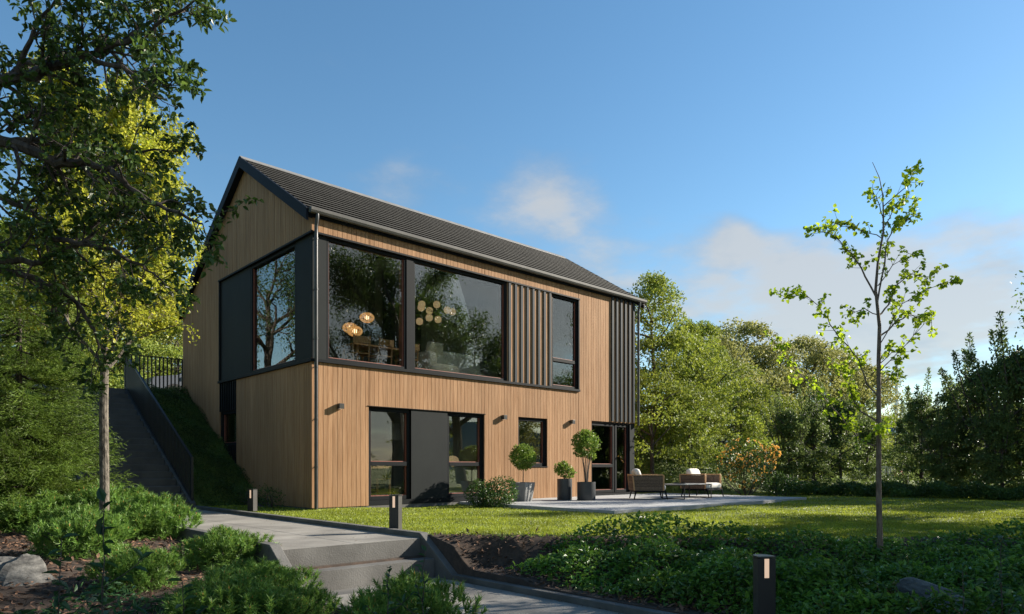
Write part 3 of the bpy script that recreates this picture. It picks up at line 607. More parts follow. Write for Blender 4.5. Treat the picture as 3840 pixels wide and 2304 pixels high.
# ------------------------------------------------------------------ vegetation tools
def grow(rng, mb, p, d, L, r, lev, par, tips):
    """recursive limb; tips collects (point, dir) of leaf-bearing places"""
    n = par['seg'][lev]; pts = [np.array(p, float)]; dd = np.array(d, float); dirs = [dd]
    for i in range(n):
        dd = norm(dd + rng.normal(size=3)*par['wob'][lev] + np.array([0, 0, par['up'][lev]])); pts.append(pts[-1]+dd*L/n); dirs.append(dd)
    rr = np.linspace(r, r*par.get('tap', .35), n+1)
    mb.tube(pts, rr, par['sides'][lev], 0, cap=False)
    if lev == par['max']:
        for t_ in np.linspace(.15, 1, par['leafn']):
            i = min(int(t_*n), n-1); f = t_*n-i; tips.append((pts[i]*(1-f)+pts[i+1]*f, dirs[i+1]))
        return
    for k in range(par['kids'][lev]):
        t_ = par['from'][lev] + (1-par['from'][lev])*(k+rng.uniform(0, 1))/par['kids'][lev]; i = min(int(t_*n), n-1); f = t_*n-i
        q = pts[i]*(1-f)+pts[i+1]*f; a = rng.uniform(*par['ang'][lev]); side = norm(np.cross(dirs[i+1], rng.normal(size=3)))
        cd_ = norm(dirs[i+1]*math.cos(a)+side*math.sin(a)); grow(rng, mb, q, cd_, L*rng.uniform(*par['ratio'][lev])*(1-.35*t_), rr[i]*.62, lev+1, par, tips)
    if par.get('leafon', 9) <= lev:
        for t_ in np.linspace(.4, 1, 3):
            i = min(int(t_*n), n-1); tips.append((pts[i], dirs[i+1]))
def tip_leaves(rng, mb, tips, per, L, W, spread=.6, m=0, simple=False, jit=.02, droop=.0):
    P = np.array([t[0] for t in tips]); D = np.array([t[1] for t in tips]); P = np.repeat(P, per, 0); D = np.repeat(D, per, 0); k = len(P)
    D = norm(D*(1-spread)+rdir(rng, k)*spread*1.3 + np.array([0, 0, -droop])); P = P+rng.normal(size=(k, 3))*jit
    Nn = norm(rng.normal(size=(k, 3))*.6+np.array([0, 0, 1])); s = rng.uniform(.65, 1.15, k)
    leaves(mb, P, D, Nn, L*s, W*s, m, simple=simple)
def puff_crown(rng, mb, prof, H0, H1, Rm, nclus, per, size, lean=(0, 0), clus=.42, ww=.62):
    """crown of leaf clumps; prof(t)-> relative radius at relative height t"""
    for c in range(nclus):
        t_ = rng.uniform(0, 1)**.85; a = rng.uniform(0, 2*math.pi); rad = Rm*prof(t_)*math.sqrt(rng.uniform(.25, 1.0))
        ctr = np.array([rad*math.cos(a)+lean[0]*t_, rad*math.sin(a)+lean[1]*t_, H0+(H1-H0)*t_]); cr = clus*rng.uniform(.6, 1.35)
        k = int(per*rng.uniform(.6, 1.3)); d = rdir(rng, k); d[:, 2] = np.abs(d[:, 2])*1.0-.25; q = ctr + d*np.array([cr, cr, cr*.8])*rng.uniform(.55, 1.08, (k, 1))
        s = size*rng.uniform(.6, 1.3, k); ld = norm(d*.5+rdir(rng, k)); leaves(mb, q, ld, norm(d+rdir(rng, k)*.7), s, s*ww, simple=True)
def trunk_mb(rng, H, r, n=7, lean=(0, 0), limbs=7, crownR=2.0, H0=1.0):
    mb = MB(); P = [np.array([lean[0]*t_+rng.normal()*.04*t_*H/4, lean[1]*t_+rng.normal()*.04*t_*H/4, H*t_]) for t_ in np.linspace(0, 1, n)]
    mb.tube(P, np.linspace(r, r*.25, n), 7)
    for k in range(limbs):
        z = rng.uniform(H0, H*.85); c = P[min(int(z/H*(n-1)), n-2)]; c = np.array([c[0], c[1], z]); a = rng.uniform(0, 6.28); l = crownR*rng.uniform(.6, .95)
        e = c+np.array([math.cos(a)*l, math.sin(a)*l, l*rng.uniform(.4, 1.0)]); m_ = (c+e)/2+rng.normal(size=3)*.1*l; mb.tube([c, m_, e], [r*.4, r*.25, r*.08], 5)
    return mb
egg = lambda t_: math.sin(math.pi*min(1, (t_*.92+.08)))**.6*(1-.25*t_)
cone = lambda t_: (1-t_)**.7*.95+.08
dome = lambda t_: math.sqrt(max(0, 1-(t_*.98)**2))
def base_tree(kind, seed):
    rng = np.random.default_rng(seed)
    if kind == 'tall':      # upright birch-like, bright
        H, Rm = 8.0, 2.1; cm = MB(); puff_crown(rng, cm, egg, 1.0, H, Rm, 150, 105, .125, clus=.55); mat = M['l_bg1']; tm = trunk_mb(rng, H*.9, .14, limbs=14, crownR=Rm)
    elif kind == 'round':   # olive rounded linden heads
        H, Rm = 6.0, 2.3; cm = MB(); puff_crown(rng, cm, dome, .8, H, Rm, 130, 115, .12, clus=.6); mat = M['l_bg2']; tm = trunk_mb(rng, H*.85, .16, limbs=12, crownR=Rm)
    elif kind == 'bushy':   # low bright shrubs
        H, Rm = 3.2, 1.8; cm = MB(); puff_crown(rng, cm, dome, .1, H, Rm, 90, 110, .085, clus=.42); mat = M['l_bg1']; tm = trunk_mb(rng, H*.8, .07, limbs=10, crownR=Rm, H0=.3)
    elif kind == 'dark':    # dark multi-topped
        H, Rm = 6.2, 1.7; cm = MB(); puff_crown(rng, cm, lambda t_: (.95-.75*t_**1.2)*(.75+.25*math.sin(t_*17)), .1, H*.74, Rm, 110, 80, .125, clus=.40)
        tm = trunk_mb(rng, H*.8, .10, limbs=10, crownR=Rm, H0=.5)
        for k in range(7):
            a = rng.uniform(0, 6.28); l = rng.uniform(.2, 1.2)*Rm*.8; z1 = H*(1.02-.28*l/Rm)*rng.uniform(.86, 1.05); e = np.array([math.cos(a)*l, math.sin(a)*l, z1]); s0 = np.array([math.cos(a)*l*.4, math.sin(a)*l*.4, H*.4])
            tm.tube([s0, (s0+e)/2, e], [.035, .022, .008], 5)
            tt = rng.uniform(.35, 1.0, 230)[:, None]; q = s0+(e-s0)*tt+rdir(rng, 230)*.30*(1.15-tt)*1.2; ld = norm(rdir(rng, 230)+np.array([0, 0, .9])); leaves(cm, q, ld, rdir(rng, 230), rng.uniform(.09, .17, 230), .06, simple=True)
        mat = M['l_bg3']
    t_ = thing('tree', 'tree', 'tree'); tm.build('trunk', M['barkd'], t_); cm.build('crown', mat, t_); return t_
protos = {}
for kind in ('tall', 'round', 'bushy', 'dark'):
    protos[kind] = [base_tree(kind, s) for s in (11, 12, 13)[: 3 if kind != 'tall' else 2]]
usedp = set(); vr = random.Random(5)
def place_tree(kind, depth, lat, label, s=1., name=None, cat='tree', group=None, z=None, sz=None, k=None):
    p = CAM+FW*depth+RT*lat; kk = vr.randrange(len(protos[kind])) if k is None else k % len(protos[kind]); pr_ = protos[kind][kk]
    o = pr_ if (kind, kk) not in usedp else copy_tree(pr_); usedp.add((kind, kk))
    o.name = name or o.name; o.location = (p[0], p[1], (float(hgt(p[0], p[1])) if z is None else z)-.05); o.rotation_euler = (0, 0, vr.uniform(0, 6.28)); o.scale = (s, s, s*(sz or 1)); o['label'] = label; o['category'] = cat
    if group: o['group'] = group
    return o
def lat(px, depth): return (px-1236.5)/1648.7*depth
# right background, left to right (picture x in the 2473 px wide frame, depth in m)
for a in [
 ('tall', 27.5, 1580, .86, 'tall bright yellow green tree rising directly behind the right end of the house', 'leafy_tree'),
 ('tall', 29.5, 1655, .68, 'bright green tree second from the right end of the house, lower than its neighbour', 'leafy_tree'),
 ('bushy', 25.5, 1575, 1.15, 'bright green shrub low against the right end of the house, above the grassy bank', 'shrub'),
 ('bushy', 27.0, 1665, .95, 'green shrub on top of the grassy bank behind the two armchairs', 'shrub'),
 ('round', 36, 1735, 1.12, 'olive green tree with narrow rounded head behind the bank, left of the taller round pair', 'leafy_tree'),
 ('round', 41, 1790, 1.42, 'large pale olive tree whose rounded head stands highest behind the flowering bush', 'leafy_tree'),
 ('round', 42, 1875, 1.32, 'pale olive round headed tree in the row, right of the highest one', 'leafy_tree'),
 ('dark', 38, 1690, 1.05, 'small dark tree showing between the bright tree and the olive tree row', 'leafy_tree'),
 ('round', 45, 1945, 1.48, 'pale olive round tree third along the row behind the lawn', 'leafy_tree'),
 ('round', 48, 2010, 1.48, 'pale olive round tree partly hidden behind the left branches of the young tree', 'leafy_tree'),
 ('round', 50, 2085, 1.36, 'pale olive round tree right behind the stem of the young tree', 'leafy_tree'),
 ('bushy', 31, 1790, 1.25, 'bright green shrub above the orange flowering bush on the far bank', 'shrub'),
 ('bushy', 33, 1880, 1.30, 'olive bush filling the gap under the round headed tree row', 'shrub'),
 ('bushy', 34, 1970, 1.25, 'yellow green bush behind the dark shrubs left of the young tree', 'shrub'),
 ('bushy', 36, 2060, 1.1, 'yellow green bush showing behind the young tree stem', 'shrub'),
 ('tall', 33, 1700, .80, 'upright yellow green tree between the tall corner tree and the olive row', 'leafy_tree'),
 ('bushy', 28.5, 1620, 1.45, 'wide bright shrub against the right end of the house, over the bank', 'shrub'),
 ('bushy', 30, 1715, 1.4, 'green bush at the top of the bank left of the orange flowering bush', 'shrub'),
 ('dark', 25.5, 1905, .66, 'dark green shrub right of the orange flowering bush at the lawn edge', 'shrub'),
 ('dark', 26.5, 1965, .72, 'dark green shrub behind the lawn, between the flowering bush and the young tree', 'shrub'),
 ('dark', 27.5, 2030, .78, 'dark green shrub seen just left of the young tree stem', 'shrub'),
 ('dark', 30, 2095, .66, 'dark shrub behind the young tree stem at the back of the lawn', 'shrub'),
 ('dark', 26.5, 2225, .80, 'dark tree with several thin tops right of the young tree', 'dark_tree'),
 ('dark', 29, 2190, .66, 'dark low tree beside the pale garden bench', 'dark_tree'),
 ('dark', 25.5, 2310, .86, 'dark feathery tree left of the tallest one at the right picture edge', 'dark_tree'),
 ('dark', 24.0, 2385, .96, 'dark tree whose crown stands second highest near the right picture edge', 'dark_tree'),
 ('dark', 23.0, 2460, 1.04, 'tallest dark tree at the right picture edge', 'dark_tree'),
 ('bushy', 40, 2140, 1.2, 'sunlit yellow green bush in the gap above the far bench', 'shrub'),
 ('bushy', 38, 2260, 1.3, 'sunlit bush showing through the dark trees, right of the mast', 'shrub'),
 ('bushy', 37, 2350, 1.35, 'sunlit bush behind the feathery dark tree on the right', 'shrub'),
 ('bushy', 36, 2450, 1.3, 'sunlit bush behind the tallest dark tree at the right edge', 'shrub'),
 ('dark', 25.0, 2345, .62, 'low dark shrub filling between the feathery dark trees', 'shrub'),
 ('dark', 24.5, 2275, .58, 'low dark shrub in front of the gap left of the feathery trees', 'shrub'),
 ('dark', 22.5, 2420, .60, 'low dark shrub at the foot of the tallest dark tree', 'shrub'),
 ('dark', 21.5, 2560, 1.0, 'dark tree just cut off by the right picture edge', 'dark_tree')]:
    kind, dp, px, s, lab, nm = a; place_tree(kind, dp, lat(px, dp), lab, s, nm, 'tree' if 'tree' in nm else 'shrub', 'trees and shrubs behind the lawn', z=None if dp < 33 else min(3.0, float(hgt(*(CAM+FW*dp+RT*lat(px, dp))[:2]))))
for a in [
 ('bushy', 27, 60, 1.8, 'bright green shrub behind the spruce at the left picture edge', 'shrub'),
 ('tall', 30, 20, 1.05, 'tall green tree behind the spruce at the far left', 'leafy_tree'),
 ('tall', 31, 180, .95, 'yellow green tree behind the spruce top, left of the grey trunk', 'leafy_tree'),
 ('tall', 34, 330, .95, 'sunlit yellow green tree behind the stairs, right of the grey trunk', 'leafy_tree'),
 ('round', 33, 410, 1.1, 'yellow green rounded tree against the back corner of the house', 'leafy_tree'),
 ('bushy', 26, 190, 1.3, 'clipped looking green hedge shrub at the top of the stairs, left side', 'shrub'),
 ('bushy', 27, 270, 1.15, 'green shrub at the head of the stairs', 'shrub'),
 ('bushy', 29, 350, 1.3, 'green shrub behind the parked car', 'shrub'),
 ('bushy', 30, 430, 1.3, 'green shrub between the parked car and the house corner', 'shrub'),
 ('round', 36, 250, 1.45, 'wide green tree in the middle behind the stairs', 'leafy_tree'),
 ('round', 38, 110, 1.5, 'wide green tree showing over the spruce', 'leafy_tree'),
 ('tall', 40, 480, .78, 'distant green tree just showing past the gable verge', 'leafy_tree')]:
    kind, dp, px, s, lab, nm = a; place_tree(kind, dp, lat(px, dp), lab, s, nm, 'tree' if 'tree' in nm else 'shrub', 'trees and shrubs behind the stairs', z=3.1)
# trees outside the frame: beside and behind the camera, they shade the foreground and show in the window panes; the western three are added to dim the gable
def outside_tree(x, y, H, Rm, seed, label, nclus=170, per=75):
    rng = np.random.default_rng(seed); t_ = thing('shade_tree', label, 'tree', (x, y, float(hgt(x, y))-.05), 0, 'big trees beside and behind the viewpoint')
    par = dict(seg=[6, 5, 4, 4], wob=[.10, .16, .2, .2], up=[.05, .05, .04, .02], sides=[8, 6, 5, 4], max=3, leafn=3, kids=[11, 6, 4], ratio=[(.42, .62), (.45, .65), (.4, .6)], ang=[(.75, 1.25), (.5, .95), (.5, .9)]); par['from'] = [.26, .25, .2]
    tb = MB(); tips = []; grow(rng, tb, (0, 0, 0), (0, 0, 1), H*.80, H*.028, 0, par, tips); tb.build('trunk', M['barkd'], t_)
    cm = MB(); tip_leaves(rng, cm, tips, per, .17, .085, spread=.8, simple=True, jit=.27); cm.build('crown', M['l_fg'], t_); return t_
outside_tree(13.0, -16.0, 14.5, 4.5, 3, 'broad leafy tree standing right of the viewpoint, mirrored in the big panes', per=58)
outside_tree(7.0, -18.5, 13.5, 4.2, 8, 'broad leafy tree behind the viewpoint, farther back than its neighbour', per=26)
outside_tree(18.5, -17.5, 12, 4.5, 5, 'broad leafy tree right of the lawn, outside the picture', per=26)
outside_tree(-12.5, .5, 11, 4.2, 15, 'added unseen broad leafy tree left of the spruce, blocking west sky from the gable', per=60)  # added out of view, dense crown keeps western sky light off the gable
outside_tree(-11.5, 9, 9, 4.2, 16, 'added unseen leafy tree left of the stair head, dimming skylight on the gable', per=60)  # added sky blocker west of the gable wall, never in frame
outside_tree(-13.5, -7, 10, 4.2, 17, 'added unseen leafy tree left of the viewpoint, holding back the west skylight', per=60)  # unseen, added to cut low western sky fill on the gable
outside_tree(24.0, -14.0, 10.5, 4.0, 6, 'leafy tree beyond the right end of the lawn, outside the picture', per=20)
outside_tree(-9.5, 24.5, 10.5, 4.2, 9, 'leafy tree left of the path, mirrored in the gable window', per=13)
for i, (x_, y_) in enumerate([(-4, -34), (4, -37), (12, -33), (20, -36), (28, -34), (37, -33), (46, -30), (55, -26)]):
    v_ = np.array([x_, y_, 0])-CAM; place_tree('round' if i % 2 else 'bushy', float(v_@FW), float(v_@RT), ['bushy', 'round headed'][i % 2]+' tree in the row behind the viewpoint, outside the picture', 1.3 if i % 2 else 1.9, 'leafy_tree', 'tree', 'row of trees behind the viewpoint')
# ------------------------------------------------------------------ young linden on the lawn
def q3(p, z=None): return np.array(p, float)
yt = thing('young_tree', 'slender young tree with sparse lime green leaves standing alone on the lawn', 'tree', (2.41, -10.77, -.20))
YT = {'trunk': [(0.0, -0.2), (-0.02, 0.52), (-0.02, 1.58), (-0.02, 2.28), (-0.01, 2.71), (-0.06, 3.18), (-0.03, 3.54), (0.04, 3.92), (0.04, 4.19), (0.03, 4.41), (-0.01, 4.62), (-0.1, 4.82)],
'B1': [(-0.02, 1.17), (-0.09, 1.18), (-0.23, 1.28), (-0.46, 1.57), (-0.76, 1.94), (-1.05, 2.25), (-1.25, 2.56)],
'B2': [(-0.03, 1.48), (-0.21, 1.61), (-0.3, 1.79), (-0.31, 2.07), (-0.35, 2.25)],
'B3': [(-0.02, 1.79), (-0.13, 1.99), (-0.21, 2.31), (-0.37, 2.56), (-0.52, 2.78), (-0.63, 3.04), (-0.81, 3.24), (-1.01, 3.2)],
'B4': [(-0.01, 2.58), (0.21, 2.73), (0.47, 2.9), (0.66, 2.89), (0.92, 2.84)], 'B5': [(-0.03, 2.84), (0.16, 3.0), (0.33, 3.3), (0.59, 3.47), (0.92, 3.47)],
'B6': [(-0.04, 2.99), (0.1, 3.54), (0.16, 3.82), (0.29, 4.03), (0.51, 4.19), (0.73, 4.32)], 'B7': [(-0.06, 3.1), (-0.23, 3.47), (-0.34, 3.65), (-0.56, 3.92), (-0.75, 3.99)],
'B8': [(0.02, 3.84), (-0.12, 3.99), (-0.27, 4.1), (-0.37, 4.17)], 'B9': [(0.04, 4.25), (0.18, 4.4), (0.2, 4.54)], 'B10': [(-0.04, 2.86), (-0.19, 2.94), (-0.34, 2.88)],
'B11': [(-0.01, 2.22), (0.1, 2.33), (0.18, 2.38)], 'B12': [(-0.02, 2.11), (0.13, 2.33), (0.34, 2.65)], 'B13': [(0.03, 3.93), (0.23, 4.25), (0.47, 4.43)], 'B14': [(-0.03, 3.23), (0.18, 3.5), (0.39, 3.66)],
'B15': [(-0.02, 1.2), (-0.14, 1.33), (-.2, 1.4)], 'B16': [(.04, 4.1), (-.1, 4.3), (-.22, 4.36)], 'B17': [(-.02, 2.45), (.2, 2.95), (.3, 3.05), (.6, 3.15)], 'B18': [(-.02, 1.95), (.1, 2.05), (.17, 2.2)]}
rng = np.random.default_rng(21); tb = MB(); tips = []
for nm, pl in YT.items():
    dz = rng.uniform(-.5, .5) if nm != 'trunk' else 0; k = len(pl); L_ = np.linspace(0, 1, k)
    P = np.array([RT*a + FW*(dz*t_) + np.array([0, 0, z+.20]) for (a, z), t_ in zip(pl, L_)])
    if nm == 'trunk': tb.tube(P, [.038, .034, .030, .026, .022, .018, .015, .012, .009, .007, .005, .003], 9); continue
    tt = np.linspace(0, 1, (k-1)*3+1)*(k-1); Q = np.array([np.array([np.interp(x, range(k), P[:, j]) for j in range(3)]) for x in tt]); Q[1:-1] += rng.normal(size=(len(Q)-2, 3))*.008
    r0 = .012 if k > 4 else .007; tb.tube(Q, np.linspace(r0, .003, len(Q)), 6, cap=False)
    for i in range(max(2, len(Q)//4), len(Q)):
        d = norm(Q[i]-Q[i-1])
        for _ in range(2):
            sd_ = norm(d*.6+rdir(rng, 1)[0]*.9+np.array([0, 0, .25])); l = rng.uniform(.05, .17); e = Q[i]+sd_*l*1.25; tb.tube([Q[i], (Q[i]+e)/2+rng.normal(size=3)*.006, e], [.0032, .0024, .0016], 4, cap=False)
            tips.append((e, sd_)); 
            if rng.random() < .5: tips.append(((Q[i]+e)/2, sd_))
tb.build('trunk', M['twig'], yt); lm = MB(); tip_leaves(rng, lm, tips, 5, .062, .058, spread=.8, jit=.016, droop=.35); lm.build('leaves', M['l_lime'], yt)

# ------------------------------------------------------------------ big branches reaching in from the upper left
ft = thing('overhanging_tree', 'dark leafy branches of a broadleaf tree reaching in from the upper left edge', 'tree', (-8.1, -7.1, -.5))
FT = {'a': [(-7.04, -7.66, 3.12), (-6.55, -8.12, 3.42), (-6.31, -8.34, 3.52), (-6.14, -8.49, 3.6), (-5.97, -8.66, 3.69), (-5.82, -8.8, 3.76), (-5.71, -8.9, 3.81), (-5.6, -9.01, 3.93), (-5.43, -9.16, 4.06)],
'b': [(-6.0, -8.63, 3.65), (-5.81, -8.81, 3.51), (-5.63, -8.97, 3.4), (-5.51, -9.09, 3.31)],
'c': [(-7.04, -7.66, 3.04), (-6.43, -8.23, 3.07), (-6.21, -8.43, 3.0), (-6.1, -8.53, 2.9), (-5.96, -8.67, 2.91), (-5.81, -8.81, 2.83), (-5.65, -8.96, 2.63), (-5.45, -9.14, 2.53), (-5.38, -9.21, 2.48)],
'd': [(-6.94, -7.75, 2.93), (-6.43, -8.23, 2.74), (-6.26, -8.39, 2.59), (-6.16, -8.48, 2.43), (-6.04, -8.59, 2.23)],
'e': [(-7.04, -7.66, 2.59), (-6.43, -8.23, 2.3), (-6.25, -8.4, 2.3), (-6.06, -8.58, 2.42), (-5.95, -8.68, 2.61), (-5.75, -8.86, 2.7)],
'f': [(-7.04, -7.66, 3.09), (-6.43, -8.23, 3.19), (-6.16, -8.48, 3.19), (-5.93, -8.69, 3.19), (-5.71, -8.9, 3.23)],
'g': [(-6.83, -7.85, 2.37), (-6.39, -8.27, 2.23), (-6.2, -8.44, 2.12), (-6.1, -8.53, 1.92), (-6.09, -8.54, 1.64)],
'h': [(-6.83, -7.85, 3.35), (-6.43, -8.23, 3.76), (-6.26, -8.38, 3.93), (-6.1, -8.53, 4.15)],
'i': [(-6.16, -8.48, 2.43), (-5.92, -8.71, 2.37), (-5.73, -8.88, 2.26), (-5.61, -8.99, 2.12)],
'j': [(-5.97, -8.66, 3.69), (-5.82, -8.8, 3.88), (-5.71, -8.9, 4.04), (-5.61, -8.99, 4.18)], 'k': [(-6.31, -8.34, 3.52), (-6.18, -8.46, 3.79), (-6.02, -8.61, 3.99)],
'l': [(-6.43, -8.23, 3.19), (-6.3, -8.34, 3.4), (-6.16, -8.48, 3.4), (-6.02, -8.61, 3.49)]}
rng = np.random.default_rng(8); tb = MB(); tips = []; O = np.array([-8.1, -7.1, -.5])
tb.tube([O-O, np.array([.05, .02, 1.6]), np.array([.15, -.05, 3.0]), np.array([.05, .1, 4.6])], [.17, .14, .11, .06], 12)
par = dict(seg=[4, 3, 3], wob=[.22, .26, .3], up=[.03, .02, .0], sides=[5, 4, 4], max=2, leafn=5, kids=[4, 3], ratio=[(.45, .7), (.45, .7)], ang=[(.4, 1.0), (.4, 1.0)]); par['from'] = [.2, .2]
offs = {'a': .0, 'b': -.25, 'c': -.15, 'd': .3, 'e': .1, 'f': .45, 'g': .35, 'h': .5, 'i': .0, 'j': .2, 'k': -.2, 'l': .25}
for nm, pl in FT.items():
    P = np.array(pl)-O; k = len(P); P = P + FW*offs[nm]*np.linspace(.3, 1, k)[:, None]
    if nm in 'acdefgh': P = np.vstack([[.12, 0, P[0][2]-.25], P])
    k = len(P); tt = np.linspace(0, k-1, (k-1)*4+1); Q = np.stack([np.interp(tt, range(k), P[:, j]) for j in range(3)], 1)
    Q[1:-1] += rng.normal(size=(len(Q)-2, 3))*.010; r0 = .034 if nm in 'ac' else (.022 if nm in 'defgh' else .013); rr = np.linspace(r0*1.5, .005, len(Q)); tb.tube(Q, rr, 7, cap=False)
    for i in range(2, len(Q)):
        if rng.random() < (.95 if i > len(Q)*.25 else .6):
            d = norm(Q[i]-Q[i-1]); s_ = norm(np.cross(d, FW)*rng.choice([-1, 1])*rng.uniform(.5, 1.2)+FW*rng.normal()*.7+d*.7); e_ = 1-.45*i/len(Q)
            grow(rng, tb, Q[i], s_, rng.uniform(.26, .52)*e_, max(.004, rr[i]*.45), 0, par, tips)
tb.build('trunk', M['barkd'], ft)
lm = MB(); tips = [tips[i] for i in range(len(tips)) if rng.random() < .80]
tip_leaves(rng, lm, tips, 1, .055, .032, spread=.62, jit=.012, droop=.15); lm.build('leaves', M['l_fg'], ft); print('fg tips', len(tips))

# ------------------------------------------------------------------ grey-trunk tree with yellow foliage
mt = thing('pale_leaved_tree', 'tree with straight grey trunk and yellow green spring leaves in front of the stairs', 'tree', (-4.41, -1.76, -.2))
rng = np.random.default_rng(5); tb = MB(); tips = []
TP = np.array([[0, 0, 0], [.01, 0, .8], [.0, .01, 2.0], [.02, 0, 3.2], [.03, .02, 4.2], [.0, 0, 5.2], [.04, .02, 6.2], [.02, 0, 6.9]]); tb.tube(TP, [.078, .070, .066, .058, .045, .034, .02, .008], 12)
par = dict(seg=[5, 4, 3], wob=[.12, .2, .25], up=[.10, .05, .0], sides=[6, 4, 4], max=2, leafn=4, kids=[10, 5], ratio=[(.35, .6), (.4, .65)], ang=[(.4, .9), (.4, 1.0)]); par['from'] = [.22, .2]
for k in range(36):
    z = 2.6+4.0*(k/36)**1.1; a = k*2.4+rng.uniform(-.4, .4); el = rng.uniform(.45, .95); d = np.array([math.cos(a)*math.cos(el), math.sin(a)*math.cos(el), math.sin(el)])
    grow(rng, tb, (.02, .0, z), d, (2.15-.34*max(0, z-3.2))*rng.uniform(.75, 1.05), .03-.003*max(0, z-3), 0, par, tips)
tb.build('trunk', M['bark'], mt); lm = MB(); tip_leaves(rng, lm, tips, 9, .055, .050, spread=.8, jit=.05, droop=.2, simple=True); lm.build('leaves', M['l_yel'], mt); print('yel tips', len(tips))

# ------------------------------------------------------------------ spruce
def sprigs(rng, mb, P, D, L, wd, m=0):
    k = len(P); D = norm(D); a = norm(np.cross(D, rdir(rng, k))); b_ = np.cross(D, a); L = np.broadcast_to(L, (k,))[:, None]
    V = np.stack([P, P+D*L*.3+a*wd, P+D*L*.3+b_*wd, P+D*L*.3-a*wd, P+D*L*.3-b_*wd, P+D*L], 1).reshape(-1, 3); i = np.arange(k)[:, None]*6
    T_ = [(0, 2, 1), (0, 3, 2), (0, 4, 3), (0, 1, 4), (5, 1, 2), (5, 2, 3), (5, 3, 4), (5, 4, 1)]
    mb.add(V, np.concatenate([i+np.array(t_) for t_ in T_]), m)
def needles(rng, mb, P, D, per, L, wd, spread=.8, m=0, along=0.):
    k = len(P)*per; P = np.repeat(P, per, 0); D = norm(np.repeat(D, per, 0)); P = P+D*rng.uniform(0, 1, (k, 1))*along
    d = norm(D*(1-spread*.45)+rdir(rng, k)*spread); s = norm(np.cross(d, rdir(rng, k)))*wd/2; l = L*rng.uniform(.7, 1.15, (k, 1))
    mb.add(np.stack([P-s, P+s, P+d*l], 1).reshape(-1, 3), np.arange(k*3).reshape(-1, 3), m)
sp = thing('spruce_tree', 'dense green spruce with drooping layered boughs at the left edge beside the stairs', 'tree', (-5.15, 1.0, -.05))
rng = np.random.default_rng(14); tb = MB(); nb_ = MB(); H = 5.2; tb.tube([(0, 0, 0), (0, 0, 2), (.02, 0, H)], [.09, .06, .01], 8)
SP = []; SD = []
for z in np.arange(.20, H-.1, .15):
    Rr = 1.62*(1-z/H)**.75+.12; nbr = max(5, int(15*(1-z/H)+5))
    for k in range(nbr):
        a = rng.uniform(0, 6.28); l = Rr*rng.uniform(.75, 1.1); h_ = np.array([math.cos(a), math.sin(a), 0]); nS = 7
        pts = [np.array([0, 0, z])+h_*l*t_+np.array([0, 0, -.16*l*math.sin(t_*2.6)+.10*l*t_**2]) for t_ in np.linspace(0, 1, nS)]
        tb.tube(pts, np.linspace(.014, .003, nS), 4, cap=False); side = np.cross(h_, [0, 0, 1])
        for t_ in np.linspace(.18, 1, max(4, int(l*14))):
            i = min(int(t_*(nS-1)), nS-2); q = pts[i]+(pts[i+1]-pts[i])*(t_*(nS-1)-i)
            for sgn in (-1, 1):
                ls = .36*l*(1-t_*.75)*rng.uniform(.6, 1.1)+.05; d = norm(h_*.75+side*sgn*.8+np.array([0, 0, rng.uniform(-.35, .1)])); m_ = max(1, int(ls/.085))
                for j in range(m_+1):
                    p_ = q+d*ls*j/(m_+.01); SP.append(p_); SD.append(norm(d+rng.normal(size=3)*.35))
            SP.append(q); SD.append(norm(h_+rng.normal(size=3)*.4+np.array([0, 0, .2])))
SP = np.array(SP); SD = np.array(SD); print('spruce sprigs', len(SP))
sprigs(rng, nb_, SP, SD, rng.uniform(.09, .16, len(SP)), .0048); needles(rng, nb_, SP, SD, 20, .024, .0058, .75, along=.13)
tb.build('trunk', M['barkd'], sp); nb_.build('crown', M['l_spr'], sp)

# ------------------------------------------------------------------ mounded dwarf pines
def dwarf_pine(seed):
    rng = np.random.default_rng(seed); nb2 = MB(); bb = MB(); P = []; D = []
    for c in range(9):
        a = c*2.4+rng.uniform(-.3, .3); r_ = .31*math.sqrt((c+.3)/9); cc = np.array([math.cos(a)*r_, math.sin(a)*r_, .26-.5*r_+rng.uniform(-.02, .05)]); cr = rng.uniform(.15, .22)
        k = 40; d = rdir(rng, k); d[:, 2] = np.abs(d[:, 2])*.9+.02; P.append(cc+d*[cr, cr, cr*1.05]*rng.uniform(.85, 1.05, (k, 1))); D.append(norm(d*.65+np.array([0, 0, .85])+rng.normal(size=(k, 3))*.15))
    P = np.concatenate(P); D = np.concatenate(D); needles(rng, nb2, P-D*.06, D, 38, .054, .0085, .62, along=.095)
    inner = rdir(rng, 900)*rng.uniform(.5, .95, (900, 1))*[.40, .40, .30]; inner[:, 2] = np.abs(inner[:, 2]); needles(rng, nb2, inner, rdir(rng, 900)+[0, 0, .5], 6, .06, .007, .9)
    t_ = thing('dwarf_pine', 'pine', 'shrub'); nb2.build('needles', M['l_mug'], t_)
    s = rng.random(len(P)) < .55; sprigs(rng, bb, P[s]+D[s]*.02, D[s]*.6+[0, 0, .7], rng.uniform(.018, .036, s.sum()), .0036); bb.build('bud', M['bud'], t_)
    st_ = MB(); 
    for k in range(9):
        a = k*.7; st_.tube([(0, 0, -.02), (math.cos(a)*.14, math.sin(a)*.14, .12), (math.cos(a)*.3, math.sin(a)*.3, .26)], [.014, .009, .004], 5)
    bb_ = next(c for c in t_.children if c.name.startswith('bud')); bb_['kind'] = 'stuff'; st_.build('stem', M['barkd'], t_); return t_
dps = [dwarf_pine(s) for s in (1, 2, 3)]
